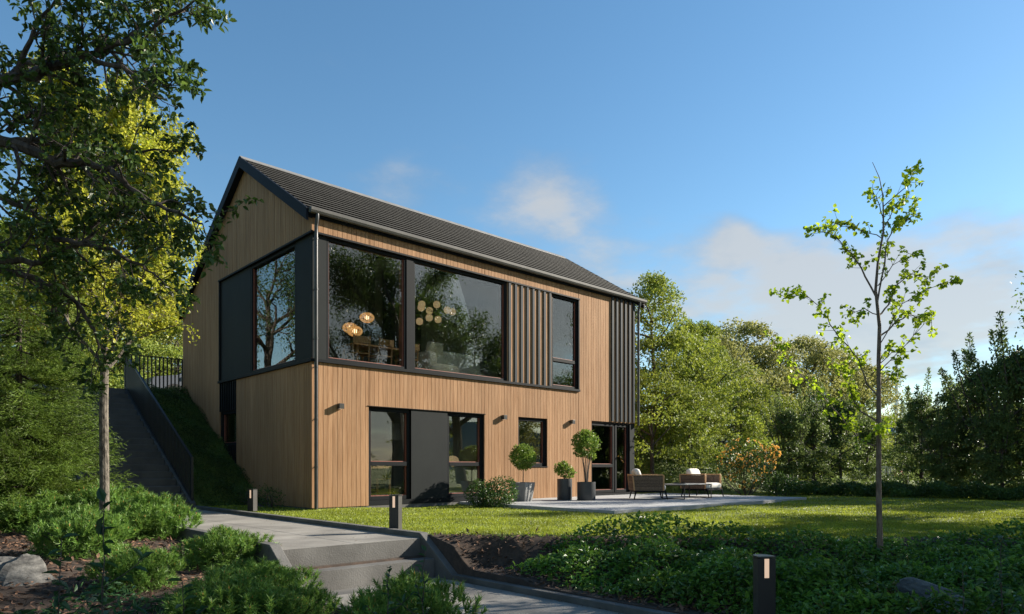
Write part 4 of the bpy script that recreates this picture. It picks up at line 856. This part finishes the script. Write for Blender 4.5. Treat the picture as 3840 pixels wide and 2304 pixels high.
for i, (dp, px, wd, h_, lab) in enumerate([
 (11.5, 85, 1.55, 1.35, 'sunlit dwarf pine mound farthest left in the bed, below the spruce'),
 (12.3, 330, 1.6, 1.60, 'tallest sunlit dwarf pine mound, in front of the lowest stair steps'),
 (10.3, 335, 1.05, 1.15, 'sunlit dwarf pine to the right of the grey tree trunk base'),
 (10.5, 445, 1.25, 1.30, 'sunlit dwarf pine spilling over the path edge near the house corner'),
 (10.9, 185, 1.0, 1.0, 'small sunlit dwarf pine directly left of the grey tree trunk'),
 (8.3, 195, 1.15, 1.15, 'half shaded dwarf pine in front of the grey tree trunk'),
 (8.1, 545, 1.0, .9, 'shaded dwarf pine beside the path, left of the top concrete step'),
 (7.0, 335, .80, .85, 'small dark dwarf pine alone in the mulch, beside the flat stone'),
 (6.8, 625, 1.0, .95, 'dark dwarf pine next to the middle concrete step'),
 (6.0, 555, 1.10, 1.0, 'dark dwarf pine with many orange buds at the bottom edge, left of the steps'),
 (6.3, 720, .70, .75, 'small dark dwarf pine touching the lower path kerb'),
 (5.95, 985, 1.05, 1.25, 'dark dwarf pine at the bottom edge nearest the lower path'),
 (12.6, -30, 1.2, 1.2, 'sunlit dwarf pine cut by the left picture edge')]):
    p = CAM+FW*dp+RT*lat(px, dp); p[0] = min(p[0], -4.02) if i < 11 else p[0]; wd *= 1.28; h_ *= 1.12; o = dps[i] if i < 3 else copy_tree(dps[i % 3]); z = float(hgt(p[0], p[1])); z = min(z, -.15) if p[0] < -3.7 else -.62
    o.location = (p[0], p[1], z-.03); o.scale = (wd, wd, h_); o.rotation_euler = (0, 0, i*1.3); o['label'] = lab; o['category'] = 'shrub'; o['group'] = 'dwarf pines in the mulch bed'

# ------------------------------------------------------------------ rocks
def rock(x, y, z, sx, sy, sz, seed, label):
    rng = np.random.default_rng(seed); nu, nv = 40, 20; u = np.linspace(0, 2*math.pi, nu, endpoint=False); v = np.linspace(-.5, math.pi/2, nv); U, W = np.meshgrid(u, v)
    d = np.stack([np.cos(W)*np.cos(U), np.cos(W)*np.sin(U), np.sin(W)], -1).reshape(-1, 3); r = np.ones(len(d))
    for _ in range(14):
        a = rdir(rng, 1)[0]; f = rng.uniform(2, 9); r += .5/f*np.sin(d@a*f+rng.uniform(0, 6))
    for _ in range(9):
        a = rdir(rng, 1)[0]; cc = rng.uniform(.75, .95); dd = d@a*r; r = np.where(dd > cc, r*(cc/np.maximum(dd, 1e-6))**.9, r)
    V = d*r[:, None]*[sx/2, sy/2, sz]; F = [(j*nu+i, j*nu+(i+1) % nu, (j+1)*nu+(i+1) % nu, (j+1)*nu+i) for j in range(nv-1) for i in range(nu)]
    o = MB().add(V, F).build('boulder', M['rock'], smooth=False); o.location = (x, y, z); o.rotation_euler = (0, 0, seed); tag(o, label, 'rock')
rock(-5.95, -5.3, -.42, 1.1, .8, .46, 2, 'pale weathered boulder in the mulch bed at the lower left edge')
rock(-4.85, -7.20, -.50, .55, .40, .16, 5, 'flat grey stone half hidden between the dark dwarf pines')
rock(.25, -12.15, -.55, 1.15, .8, .36, 7, 'grey layered boulder among ground cover at the lower right corner')

# ------------------------------------------------------------------ scattered stuff
def wedge(rng, n, d0, d1, t0, t1, pw=2.0):
    u = rng.uniform(0, 1, n); d = (d0**(1-pw)+(d1**(1-pw)-d0**(1-pw))*u)**(1/(1-pw)); t = rng.uniform(t0, t1, n)
    P = CAM[None, :]+FW*d[:, None]+RT*(t*d)[:, None]; return P[:, 0], P[:, 1], d
rng = np.random.default_rng(31)
# bark chips
x = np.concatenate([rng.uniform(-9, -3.72, 17000), rng.uniform(-1.45, 2.5, 9000)]); y = np.concatenate([rng.uniform(-10, .8, 17000), rng.uniform(-12, -6.3, 9000)])
ok = (x < -3.7) | (y < edge(x)+rng.normal(size=len(x))*.05); x = x[ok]; y = y[ok]; z = hgt(x, y)+rng.uniform(.0, .03, len(x)); k = len(x)
D = rdir(rng, k)*[1, 1, .35]; mb = MB(); leaves(mb, np.stack([x, y, z], 1), D, rdir(rng, k)*.5+[0, 0, 1], rng.uniform(.04, .11, k), rng.uniform(.018, .042, k), simple=True, fold=.1)
mb.build('bark_mulch', M['chip'])['kind'] = 'stuff'
k = 260; x = np.concatenate([rng.uniform(-3.57, -1.6, 190), rng.uniform(-3.57, -1.6, 70)]); y = np.concatenate([rng.uniform(-6.2, 2.6, 190), rng.uniform(-10, -6.95, 70)]); e_ = rng.random(k) < .6; x = np.where(e_, np.where(rng.random(k) < .6, -3.57+rng.exponential(.10, k), -1.61-rng.exponential(.08, k)), x)
mb = MB(); leaves(mb, np.stack([x, y, np.where(y > -6.5, -.064, -.554)], 1), rdir(rng, k)*[1, 1, .08], rdir(rng, k)*.15+[0, 0, 1], rng.uniform(.02, .045, k), rng.uniform(.012, .022, k), simple=True, fold=.15); mb.build('fallen_leaves', M['chip'])['kind'] = 'stuff'
# lawn grass
x, y, d = wedge(rng, 420000, 7.0, 38, -.75, .85, 1.9)
ok = (x > -1.44) & (y > edge(x)+rng.normal(size=len(x))*.06) & ~((x > 4.08) & (x < 13.22) & (y > -5.14) & (y < 0)) & ~((x > -.03) & (x < 11.7) & (y > -.03)) & (y < 2.7+(x > 12)*5) & (x < 26)
x = x[ok]; y = y[ok]; d = d[ok]; k = len(x); P = np.stack([x, y, hgt(x, y)-.004], 1); hh = (.026+.022*rng.random(k))*(1+.5*np.sin(x*2.1+y*.7)*np.cos(y*1.9-x*.4)*.5)
dr = norm(rng.normal(size=(k, 3))*[.55, .55, .1]+[0, 0, 1]); s = norm(np.cross(dr, rdir(rng, k)))*(.0022+.00055*d)[:, None]
mb = MB(); mb.add(np.stack([P-s, P+s, P+dr*hh[:, None]], 1).reshape(-1, 3), np.arange(k*3).reshape(-1, 3)); mb.build('lawn_grass', M['l_grass'])['kind'] = 'stuff'; print('blades', k)
# right bed ground cover
def mound(x, y):
    b_ = .16+.13*np.sin(x*1.9+y*.8+1)*np.cos(y*1.5-x*.6)+.07*np.sin(x*4.3+y*3.1)+.05*np.sin(y*6.1-x*3.3)
    e_ = sm(0, .45, edge(x)-y)*sm(-1.42, -1.0, x); bare = sm(.25, .9, np.hypot((x+.9)/.85, (y+6.95)/1.0)-.35)
    return np.clip((b_*1.25+.07)*(1-.8*np.exp(-((x-2.2)**2+(y+11.0)**2)/.9)), .03, .42)*e_*bare, e_*bare
x, y, d = wedge(rng, 190000, 3.5, 15, -.25, .85, 1.6); mh, mk = mound(x, y); ok = (x > -1.42) & (x < 9) & (mk > .12) & (rng.random(len(x)) < mk+.15) & (np.hypot((x+.05)/1.0, (y+12.35)/.8) > 1) & (np.hypot(x+1.35, y+11.08) > .16) & ((y < edge(x)-.05))
x = x[ok]; y = y[ok]; mh = mh[ok]; d = d[ok]; k = len(x); u = rng.random(k)**.30; P = np.stack([x, y, hgt(x, y)+mh*u+rng.normal(size=k)*.012], 1)
D = rdir(rng, k)*[1, 1, .6]+[0, 0, .1]; mb = MB(); sz = rng.uniform(.6, 1.2, k)*.072; leaves(mb, P, D, rdir(rng, k)*1.0+[0, 0, 1], sz, sz*.52, simple=False)
# tufts standing above
ns = 700; sx_, sy_, _ = wedge(rng, ns, 4.5, 13, -.2, .8, 1.5); mh2, mk2 = mound(sx_, sy_)
for a, b2, h2, k2 in zip(sx_, sy_, mh2, mk2):
    if a < -1.2 or k2 < .6 or a > 8: continue
    z0 = float(hgt(a, b2))+h2*.6; l = rng.uniform(.08, .20); dd = norm(np.array([rng.normal()*.5, rng.normal()*.5, 1.])); q = np.array([a, b2, z0]); mb.tube([q, q+dd*l*.6, q+dd*l+[0, 0, -.01]], [.003, .002, .0012], 3, 1, cap=False)
    m_ = 9; tt = np.linspace(.2, 1, m_); leaves(mb, q+dd*l*tt[:, None], norm(rdir(rng, m_)+[0, 0, .3]), rdir(rng, m_)*.5+[0, 0, 1], .042, .020)
mb.build('ground_cover', [M['l_cov'], M['redwood']])['kind'] = 'stuff'; print('cover', k)
# plants covering the banks and far strip
mb = MB(); P = []
x = rng.uniform(-1.52, .0, 26000); y = rng.uniform(2.3, 8.8, 26000); P.append(np.stack([x, y, hgt(x, y)+rng.random(26000)*.12*(1+.8*np.sin(x*5+y*4))], 1))
x = rng.uniform(11.8, 27, 46000); y = rng.uniform(-2.5, 8, 46000); h_ = hgt(x, y); ok = h_ > -.02; x = x[ok]; y = y[ok]; P.append(np.stack([x, y, h_[ok]+rng.random(ok.sum())*.20*(1+.8*np.sin(x*3+y*2))], 1))
x = rng.uniform(-8, -3.7, 9000); y = rng.uniform(0.5, 8.8, 9000); P.append(np.stack([x, y, hgt(x, y)+rng.random(9000)*.15], 1))
P = np.concatenate(P); k = len(P); sz = rng.uniform(.04, .085, k)*np.where(P[:, 0] > 5, 1.5, .8); leaves(mb, P, rdir(rng, k)*[1, 1, .7]+[0, 0, .25], rdir(rng, k)*.8+[0, 0, 1], sz, sz*.42, simple=True); mb.build('bank_plants', M['l_bank'])['kind'] = 'stuff'
A = CAM+FW*24.4+RT*lat(1850, 24.4); B = CAM+FW*18.6+RT*lat(2680, 18.6); k = 30000; t_ = rng.random((k, 1)); dep = rng.uniform(0, 1.5, (k, 1)); ab = norm(B-A); nrm = np.array([-ab[1], ab[0], 0]); nrm = nrm if nrm@FW > 0 else -nrm
P = A+(B-A)*t_+nrm*dep; P[:, 2] = hgt(P[:, 0], P[:, 1])+rng.random(k)**.6*(.36+.10*np.sin(P[:, 0]*3)*np.cos(P[:, 1]*2.3)+.1*np.sin(P[:, 1]*5))*np.clip(dep[:, 0]*4+.4, 0, 1); sz = rng.uniform(.05, .11, k)
mb = MB(); leaves(mb, P, rdir(rng, k)*[1, 1, .6]+[0, 0, .4], rdir(rng, k)*.8+[0, 0, 1], sz, sz*.5, simple=True); mb.build('low_border_plants', M['l_bank'])['kind'] = 'stuff'

x = rng.uniform(-7.6, -4.3, 9000); y = rng.uniform(-11, -6.9, 9000); dn = np.sin(x*3.1+y*1.7)*np.cos(y*2.6-x)+.6*np.sin(x*7+y*5); ok = (dn > -.15) & (x < -4.5-(y+7)*.0) & ((x-(-4.75))*.6+(y+7.4)*.8 < .3); x = x[ok]; y = y[ok]; dn = dn[ok]; k = len(x)
mb = MB(); leaves(mb, np.stack([x, y, hgt(x, y)+rng.random(k)**.6*(.12+.16*dn)], 1), rdir(rng, k)*[1, 1, .6]+[0, 0, .2], rdir(rng, k)*.8+[0, 0, 1], rng.uniform(.04, .09, k), rng.uniform(.02, .045, k)); mb.build('weeds', M['l_blue'])['kind'] = 'stuff'
# ------------------------------------------------------------------ shrubs by the house and terrace, potted plants
def shell_leaves(rng, mb, c, rx, rz_, n, L, W, lo=.72, simple=False, lump=.12):
    d = rdir(rng, n); r = rng.uniform(lo, 1.04, n)*(1+lump*np.sin(d[:, 0]*5+d[:, 1]*4)*np.cos(d[:, 2]*6+d[:, 0]*3)); P = np.array(c)+d*[rx, rx, rz_]*r[:, None]
    s = rng.uniform(.65, 1.2, n); leaves(mb, P, norm(d*.6+rdir(rng, n)*.9), norm(d+rdir(rng, n)*.6), L*s, W*s, simple=simple)
def shrub(name, label, x, y, blobs, mat, L, W, n, z=None, flowers=None, seed=1, stems=8, group=None, simple=True):
    rng = np.random.default_rng(seed); t_ = thing(name, label, 'shrub', (x, y, float(hgt(x, y)) if z is None else z), 0, group); lm = MB(); sb = MB()
    for (bx, by, bz, rx, rz_) in blobs:
        shell_leaves(rng, lm, (bx, by, bz), rx, rz_, int(n*rx*rz_), L, W, simple=simple)
        for k in range(stems): e = np.array([bx, by, bz])+rdir(rng, 1)[0]*[rx*.8, rx*.8, rz_*.8]; sb.tube([(bx*.2, by*.2, 0), ((bx*.6+e[0]*.4), (by*.6+e[1]*.4), max(.05, e[2]*.5)), e], [.012, .008, .003], 4, cap=False)
    sb.build('stem', M['barkd'], t_); lm.build('foliage', mat, t_)
    if flowers:
        fm = MB(); k = flowers
        for (bx, by, bz, rx, rz_) in blobs:
            d = rdir(rng, k); P = np.array([bx, by, bz])+d*[rx, rx, rz_]*1.03
            for j in range(7): leaves(fm, P, norm(d+rdir(rng, k)*1.0), rdir(rng, k), .06, .045, simple=True)
        fm.build('flower', M['flower'], t_)
    return t_
shrub('evergreen_shrub', 'glossy dark rounded shrub growing from the lawn in front of the dark wall panel', 3.95, -1.45, [(-.28, .1, .33, .34, .32), (.28, -.05, .36, .42, .36), (.0, -.12, .22, .42, .24)], M['l_bush'], .06, .034, 9000, seed=3, simple=False)
shrub('flowering_shrub', 'tall shrub covered in orange yellow blossoms behind the right end of the terrace', 15.0, -2.2, [(-.1, 0, 1.5, .62, .5), (.45, -.3, 1.15, .5, .45), (-.45, .35, 1.1, .45, .45), (.1, 0, .75, .55, .5), (.7, -.6, 1.5, .28, .25)], M['l_bush'], .075, .04, 2600, flowers=58, seed=4)
shrub('evergreen_shrub', 'low dark shrub right of the orange flowering shrub at the terrace end', 15.7, -3.0, [(0, 0, .42, .60, .42), (.35, -.3, .35, .42, .36)], M['l_bush'], .07, .038, 4200, seed=5)
shrub('evergreen_shrub', 'low dark shrub close behind the armchair with the big cream cushion', 13.95, -1.25, [(0, 0, .48, .52, .46), (-.35, .3, .4, .4, .38)], M['l_bush'], .07, .038, 4200, seed=6)
shrub('climbing_shrub', 'loose dark green weeds against the shaded gable wall behind the far bollard', -.42, 1.1, [(0, 0, .22, .26, .25), (.1, .6, .26, .26, .26), (-.1, 1.3, .3, .3, .28)], M['l_bank'], .05, .025, 4500, seed=9, z=-.05)
def planted_pot(x, y, label, kind):
    t_ = thing('plant_pot', label[0], 'plant pot', (x, y, .0)); rng = np.random.default_rng(len(label[1])); pl = thing('potted_shrub', label[1], 'potted plant', (x, y, .0), 0, 'potted plants on the terrace')
    if kind == 'ball':
        mb = MB(); 
        V = []
        for z, s in ((0, .175), (.50, .235), (.50, .205), (.44, .20)): V += [(-s, -s, z), (s, -s, z), (s, s, z), (-s, s, z)]
        for j in range(3): mb.add(V, [(j*4+i, j*4+(i+1) % 4, j*4+4+(i+1) % 4, j*4+4+i) for i in range(4)])
        b = bevel(mb.build('pot', M['potg'], t_), .006); MB().box((-.2, -.2, .43), (.2, .2, .445)).build('soil', M['soil'], t_); t_.rotation_euler = (0, 0, R(12))
        lm = MB(); shell_leaves(rng, lm, (0, 0, 1.17), .32, .31, 2000, .075, .030, lo=.72, lump=.07, simple=False); lm.build('foliage', M['l_top'], pl); MB().tube([(0, 0, .44), (.01, 0, .7), (0, 0, 1.15)], [.016, .013, .012], 7).build('stem', M['barkd'], pl)
    else:
        h_, r_ = (.58, .205) if kind == 'low' else (.50, .25)
        MB().lathe([(0, 0), (r_*.98, 0), (r_, .01), (r_, h_), (r_-.015, h_), (r_-.015, h_-.06)], sides=40).build('pot', M['pot'], t_, smooth=True).modifiers.new('edge', 'EDGE_SPLIT').split_angle = R(40)
        MB().lathe([(0, h_-.05), (r_-.014, h_-.05)], sides=30).build('soil', M['soil'], t_); lm = MB(); sb = MB()
        if kind == 'low':
            for c in ((0, 0, .80, .23, .17), (-.16, .03, .88, .14, .12), (.18, -.03, .74, .15, .12), (.0, .05, .95, .12, .09)): shell_leaves(rng, lm, c[:3], c[3], c[4], int(4600*c[3]*c[4])+60, .075, .040, lo=.6)
            for k in range(9): a = k*.7; sb.tube([(0, 0, h_-.05), (math.cos(a)*.08, math.sin(a)*.08, .72), (math.cos(a)*.2, math.sin(a)*.2, .86)], [.007, .005, .003], 4)
        else:
            for c in ((0, 0, 1.50, .36, .30), (-.18, .05, 1.62, .22, .2), (.2, 0, 1.58, .22, .22), (.02, 0, 1.78, .2, .14), (-.28, 0, 1.30, .13, .1), (.24, .05, 1.22, .12, .1)): shell_leaves(rng, lm, c[:3], c[3], c[4], int(5200*c[3]*c[4])+80, .078, .042, lo=.55)
            for k in range(6): a = k*1.05; sb.tube([(math.cos(a)*.03, math.sin(a)*.03, h_-.05), (math.cos(a)*.07, math.sin(a)*.06, .85), (math.cos(a)*.12, math.sin(a)*.1, 1.1), (math.cos(a)*.24, math.sin(a)*.2, 1.5)], [.014, .012, .010, .004], 5)
        lm.build('foliage', M['l_top'], pl); sb.build('stem', M['barkd'], pl)
planted_pot(5.50, -.96, ('square tapered rough grey concrete planter at the left terrace edge', 'ball clipped topiary on a thin stem in the square grey planter'), 'ball')
planted_pot(6.84, -1.22, ('taller and narrower of two round anthracite pots, on the left', 'low loose leafy plant spilling from the narrower round pot'), 'low')
planted_pot(7.10, -1.78, ('wider and lower of two round anthracite pots, nearest the terrace door', 'tall multi stemmed shrub with round crown in the wider round pot'), 'tall')

# ------------------------------------------------------------------ foreground seedlings
def sapling(depth, px, ztop, L, nl, seed, label, lean=0., mat='l_blue', br=3):
    p = CAM+FW*depth+RT*lat(px, depth); z0 = float(hgt(p[0], p[1])); rng = np.random.default_rng(seed); t_ = thing('sapling', label, 'young plant', (p[0], p[1], z0), 0, 'leafy seedlings in the foreground')
    H = ztop-z0; sb = MB(); lm = MB(); pts = [np.array([lean*t*t*H, lean*.4*t*t*H, H*t])+rng.normal(size=3)*.012*t for t in np.linspace(0, 1, 8)]; sb.tube(pts, np.linspace(.0065, .0022, 8), 6)
    P = []; D = []
    def put(Q, n, st):
        for t in np.linspace(st, 1, n):
            i = min(int(t*(len(Q)-1)), len(Q)-2); q = Q[i]+(Q[i+1]-Q[i])*(t*(len(Q)-1)-i); P.append(q); D.append(norm(rdir(rng, 1)[0]*[1, 1, .5]+[0, 0, .15]))
    put(pts, int(nl*1.7), .15)
    for k in range(br):
        q = pts[2+k % 5]; d = norm(rdir(rng, 1)[0]*[1, 1, .2]+[0, 0, .6]); Q = [q, q+d*.12*H, q+d*.28*H+[0, 0, .03]]; sb.tube(Q, [.004, .003, .002], 4); put(Q, max(3, nl//3), .3)
    k = len(P); s = rng.uniform(.7, 1.15, k); leaves(lm, np.array(P), np.array(D), rdir(rng, k)*.5+[0, 0, 1], L*1.15*s, L*.56*s); sb.build('stem', M['barkd'], t_); lm.build('leaves', M[mat], t_)
for a in [(4.3, 245, .66, .10, 16, 1, 'tall dark leafy seedling crossing in front of the grey tree trunk'), (4.5, 140, .42, .10, 14, 2, 'dark leafy seedling with drooping leaves left of the one crossing the grey trunk'),
          (4.4, 40, -.05, .09, 16, 3, 'dark leafy seedling in front of the boulder at the left edge'), (4.2, 150, -.15, .085, 20, 4, 'bushy dark seedling at the bottom left, just right of the boulder'),
          (4.4, 330, -.12, .08, 18, 5, 'dark seedling at the bottom edge with arching side twig'), (4.6, 440, .12, .085, 9, 6, 'seedling with a few broad bright leaves in front of the mulch'),
          (5.2, 805, -.18, .06, 10, 7, 'small seedling at the bottom edge left of the lower path'), (5.0, 935, .15, .065, 12, 8, 'upright seedling with serrated leaves in front of the steps'),
          (5.1, 1022, .24, .06, 14, 9, 'tallest upright seedling in front of the steps, with a narrow leafy top'), (4.8, 1140, -.08, .07, 8, 10, 'leaning seedling at the bottom edge over the lower path'),
          (4.6, 2330, .20, .055, 26, 11, 'thin leafy sapling rising behind the boulder at the lower right'), (4.9, 2420, .40, .06, 30, 12, 'tallest thin leafy sapling at the lower right edge'),
          (4.4, 2205, -.05, .07, 18, 13, 'leafy sapling left of the lower right boulder'), (4.2, 2470, .05, .06, 24, 14, 'leafy sapling cut by the lower right picture edge'), (4.3, 225, -.3, .08, 18, 15, 'low dark seedling in the bottom left corner region under the tall one'),
          (4.1, 400, -.28, .08, 16, 16, 'low dark seedling at the bottom edge right of the arching one')]:
    sapling(*a, lean=.12 if a[1] in (1140, 330) else .02)

# ------------------------------------------------------------------ things seen inside the house
def in_chair(x, y, rz, label, zf=3.20):
    t_ = thing('dining_chair', label, 'chair', (x, y, zf), rz, 'dining chairs behind the first big pane'); MB().box((-.22, -.22, .43), (.22, .22, .46)).build('seat', M['teak'], t_)
    for sx2 in (-1, 1):
        MB().tube([(sx2*.19, -.19, 0), (sx2*.19, -.19, .43)], .017, 8).build('leg', M['teak'], t_); MB().tube([(sx2*.19, .2, 0), (sx2*.2, .21, .5), (sx2*.2, .27, .86)], .017, 8).build('leg', M['teak'], t_)
    MB().box((-.22, .255, .68), (.22, .28, .84)).build('backrest', M['teak'], t_)
tt_ = thing('dining_table', 'wooden dining table behind the first big corner pane under the pendant lamps', 'table', (2.5, 1.35, 3.20)); MB().box((-.95, -.45, .72), (.95, .45, .76)).build('table_top', M['teak'], tt_)
for sx2 in (-1, 1):
    for sy2 in (-1, 1): MB().tube([(sx2*.85, sy2*.36, 0), (sx2*.78, sy2*.33, .72)], .03, 8).build('leg', M['teak'], tt_)
in_chair(1.55, .72, R(170), 'dining chair at the left end of the table near the corner'); in_chair(2.15, .70, R(185), 'dining chair with curved back in the middle of the table side'); in_chair(2.95, .72, R(180), 'dining chair at the right end of the table near the pane')
def pendant(x, y, z, r, label):
    t_ = thing('pendant_lamp', label, 'pendant lamp', (x, y, z), 0, 'ribbed pendant lamps over the dining table'); mb = MB()
    for k in range(22):
        a = k*2*math.pi/22; mb.tube([(math.cos(a)*r*math.cos(b)*1.0, math.sin(a)*r*math.cos(b), r*.68*math.sin(b)) for b in np.linspace(-1.15, 1.25, 9)], .011, 4, cap=False)
    mb.build('lamp_shade', M['wick'], t_); MB().tube([(0, 0, r*.6), (0, 0, 7.0-z)], .006, 5).build('cord', M['black'], t_); MB().pillow((0, 0, 0), .11, .11, .11, e=1).build('bulb', M['bulb'], t_, smooth=True)
pendant(1.74, 1.2, 4.30, .185, 'ribbed wooden pendant lamp hanging lowest in front'); pendant(1.95, 1.8, 4.50, .185, 'ribbed wooden pendant lamp half hidden behind the lowest one'); pendant(2.45, 1.8, 4.84, .185, 'ribbed wooden pendant lamp hanging highest and farthest right')
ch = thing('chandelier', 'chandelier with a cluster of frosted amber globes behind the second big pane', 'chandelier', (4.55, 1.6, 5.25)); MB().tube([(0, 0, 0), (0, 0, 1.5)], .010, 6).build('rod', M['black'], ch)
for gx_, gz_, gy_ in ((-.48, .17, 0), (-.36, .13, .2), (-.04, .22, -.1), (.0, .12, .3), (.33, .12, -.1), (.68, .16, .1), (-.30, -.19, -.1), (.08, -.17, .0), (-.38, -.25, .25)):
    MB().pillow((gx_, gy_, gz_), .20, .20, .20, e=1, nu=18, nv=12).build('globe', M['globe'], ch, smooth=True); MB().tube([(0, 0, 0), (gx_, gy_, gz_)], .006, 5).build('arm', M['black'], ch)
so = thing('sofa', 'light beige sofa standing along the second big pane', 'sofa', (4.75, .95, 3.20)); MB().pillow((0, 0, .28), 2.4, .95, .34, e=.15, nu=40).build('seat', M['cush'], so, smooth=True)
MB().pillow((.2, .0, .62), 2.0, .30, .46, e=.2, nu=40).build('backrest', M['cush'], so, smooth=True); MB().pillow((-1.1, 0, .5), .28, .9, .5, e=.2, nu=30).build('armrest', M['cush'], so, smooth=True)
tag(MB().pillow((3.95, .85, 4.05), .50, .20, .42, rot=rotx(R(12)), e=.4).build('sofa_pillow', M['palew'], smooth=True), 'beige pillow leaning at the left end of the sofa', 'pillow')
fl = thing('floor_lamp', 'floor lamp with pale conical shade behind the ground floor window left of the panel', 'floor lamp', (2.86, 1.2, -.01)); MB().tube([(0, 0, 0), (0, 0, 1.75)], .012, 8).build('stand', M['black'], fl); MB().lathe([(.23, 1.62), (.17, 2.05), (.165, 2.05), (.225, 1.62)], sides=28).build('lamp_shade', M['cush'], fl, smooth=True); MB().lathe([(.0, 0), (.11, 0), (.10, .12), (.03, .26), (0, .26)], sides=20).build('base', M['black'], fl)
ac = thing('armchair', 'wooden armchair with olive green cushions behind the ground floor window', 'armchair', (2.05, .95, -.01), R(-60)); MB().pillow((0, 0, .42), .58, .6, .14, e=.25).build('seat', M['olive'], ac, smooth=True); MB().pillow((0, .26, .72), .56, .16, .55, e=.3).build('backrest', M['olive'], ac, smooth=True)
for sx2 in (-1, 1): mb = MB(); mb.bar((sx2*.34, -.3, 0), (sx2*.34, -.3, .6), .04, .04, up=(0, 1, 0)); mb.bar((sx2*.34, .34, 0), (sx2*.34, .34, .6), .04, .04, up=(0, 1, 0)); mb.bar((sx2*.34, -.33, .615), (sx2*.34, .37, .615), .07, .03); mb.build('armrest', M['teak'], ac)
tl = thing('table_lamp', 'amber mushroom shaped lamp on the cabinet behind the second ground floor window', 'lamp', (4.72, 1.05, .92)); MB().lathe([(0, .30), (.08, .29), (.15, .24), (.185, .15), (.18, .14), (0, .15)], sides=26).build('lamp_shade', M['globe'], tl, smooth=True); MB().tube([(0, 0, 0), (0, 0, .2)], .04, 10).build('stand', M['globe'], tl)
cb_ = thing('cabinet', 'low cabinet under the mushroom lamp behind the ground floor window', 'cabinet', (4.6, 1.1, -.01)); bevel(MB().box((-.6, -.2, .10), (.65, .2, .93)).build('body', M['inner'], cb_), .005)
for sx2 in (-.5, .55): MB().box((sx2-.02, -.16, 0), (sx2+.02, .16, .099)).build('leg', M['black'], cb_)
yu = thing('yucca_plant', 'spiky leaved potted palm behind the tall gable window', 'house plant', (.75, 1.9, 3.20)); MB().lathe([(0, 0), (.16, 0), (.2, .38), (.18, .38), (.17, .34), (0, .34)], sides=24).build('pot', M['white'], yu, smooth=True); rng = np.random.default_rng(2); lm = MB(); sb = MB()
for (hx_, hy_, hz_) in ((0, 0, 1.25), (.08, .25, 1.65), (-.02, -.2, .95)):
    sb.tube([(0, 0, .34), (hx_*.7, hy_*.7, hz_*.7), (hx_, hy_, hz_)], .022, 7); d = rdir(rng, 55); d[:, 2] = d[:, 2]*.8+.15; leaves(lm, np.tile([hx_, hy_, hz_], (55, 1)), d, rdir(rng, 55)*.3+[0, 0, 1], rng.uniform(.3, .5, 55), .035)
sb.build('stem', M['teak'], yu); lm.build('leaves', M['l_bush'], yu)

# ------------------------------------------------------------------ far bench and mast
p = CAM+FW*33+RT*lat(2148, 33); be = thing('garden_bench', 'pale slatted garden bench in the sunlit gap beyond the lawn', 'bench', (p[0], p[1], float(hgt(p[0], p[1]))), R(-52))
mb = MB(); [mb.box((-.75, -.25+k*.1, .44), (.75, -.17+k*.1, .47)) for k in range(5)]; mb.build('seat', M['palew'], be); mb = MB(); mb.box((-.78, .25, .95), (.78, .29, 1.02)); mb.box((-.78, .25, .52), (.78, .29, .57)); [mb.box((-.72+k*.12, .26, .57), (-.66+k*.12, .28, .95)) for k in range(13)]; mb.build('backrest', M['palew'], be)
for sx2 in (-.74, .74):
    MB().box((sx2-.035, -.28, 0), (sx2+.035, -.21, .64)).build('leg', M['palew'], be); MB().box((sx2-.035, .22, 0), (sx2+.035, .29, 1.02)).build('leg', M['palew'], be); MB().box((sx2-.04, -.3, .641), (sx2+.04, .219, .67)).build('armrest', M['palew'], be)
p = p+np.array([.15, -.1, 0]); tag(MB().pillow((p[0]+.2, p[1]-.2, float(hgt(p[0], p[1]))+.68), .42, .3, .42, e=.5).build('bench_cushion', M['pink'], smooth=True), 'pink cushion propped on the far pale garden bench', 'cushion')
p = CAM+FW*160+RT*lat(2165, 160); tag(MB().tube([(p[0], p[1], -1), (p[0], p[1], 12), (p[0], p[1], 25.5)], [.55, .45, .28], 12).build('mast', M['white']), 'thin white mast rising over the distant trees right of the young tree', 'mast')
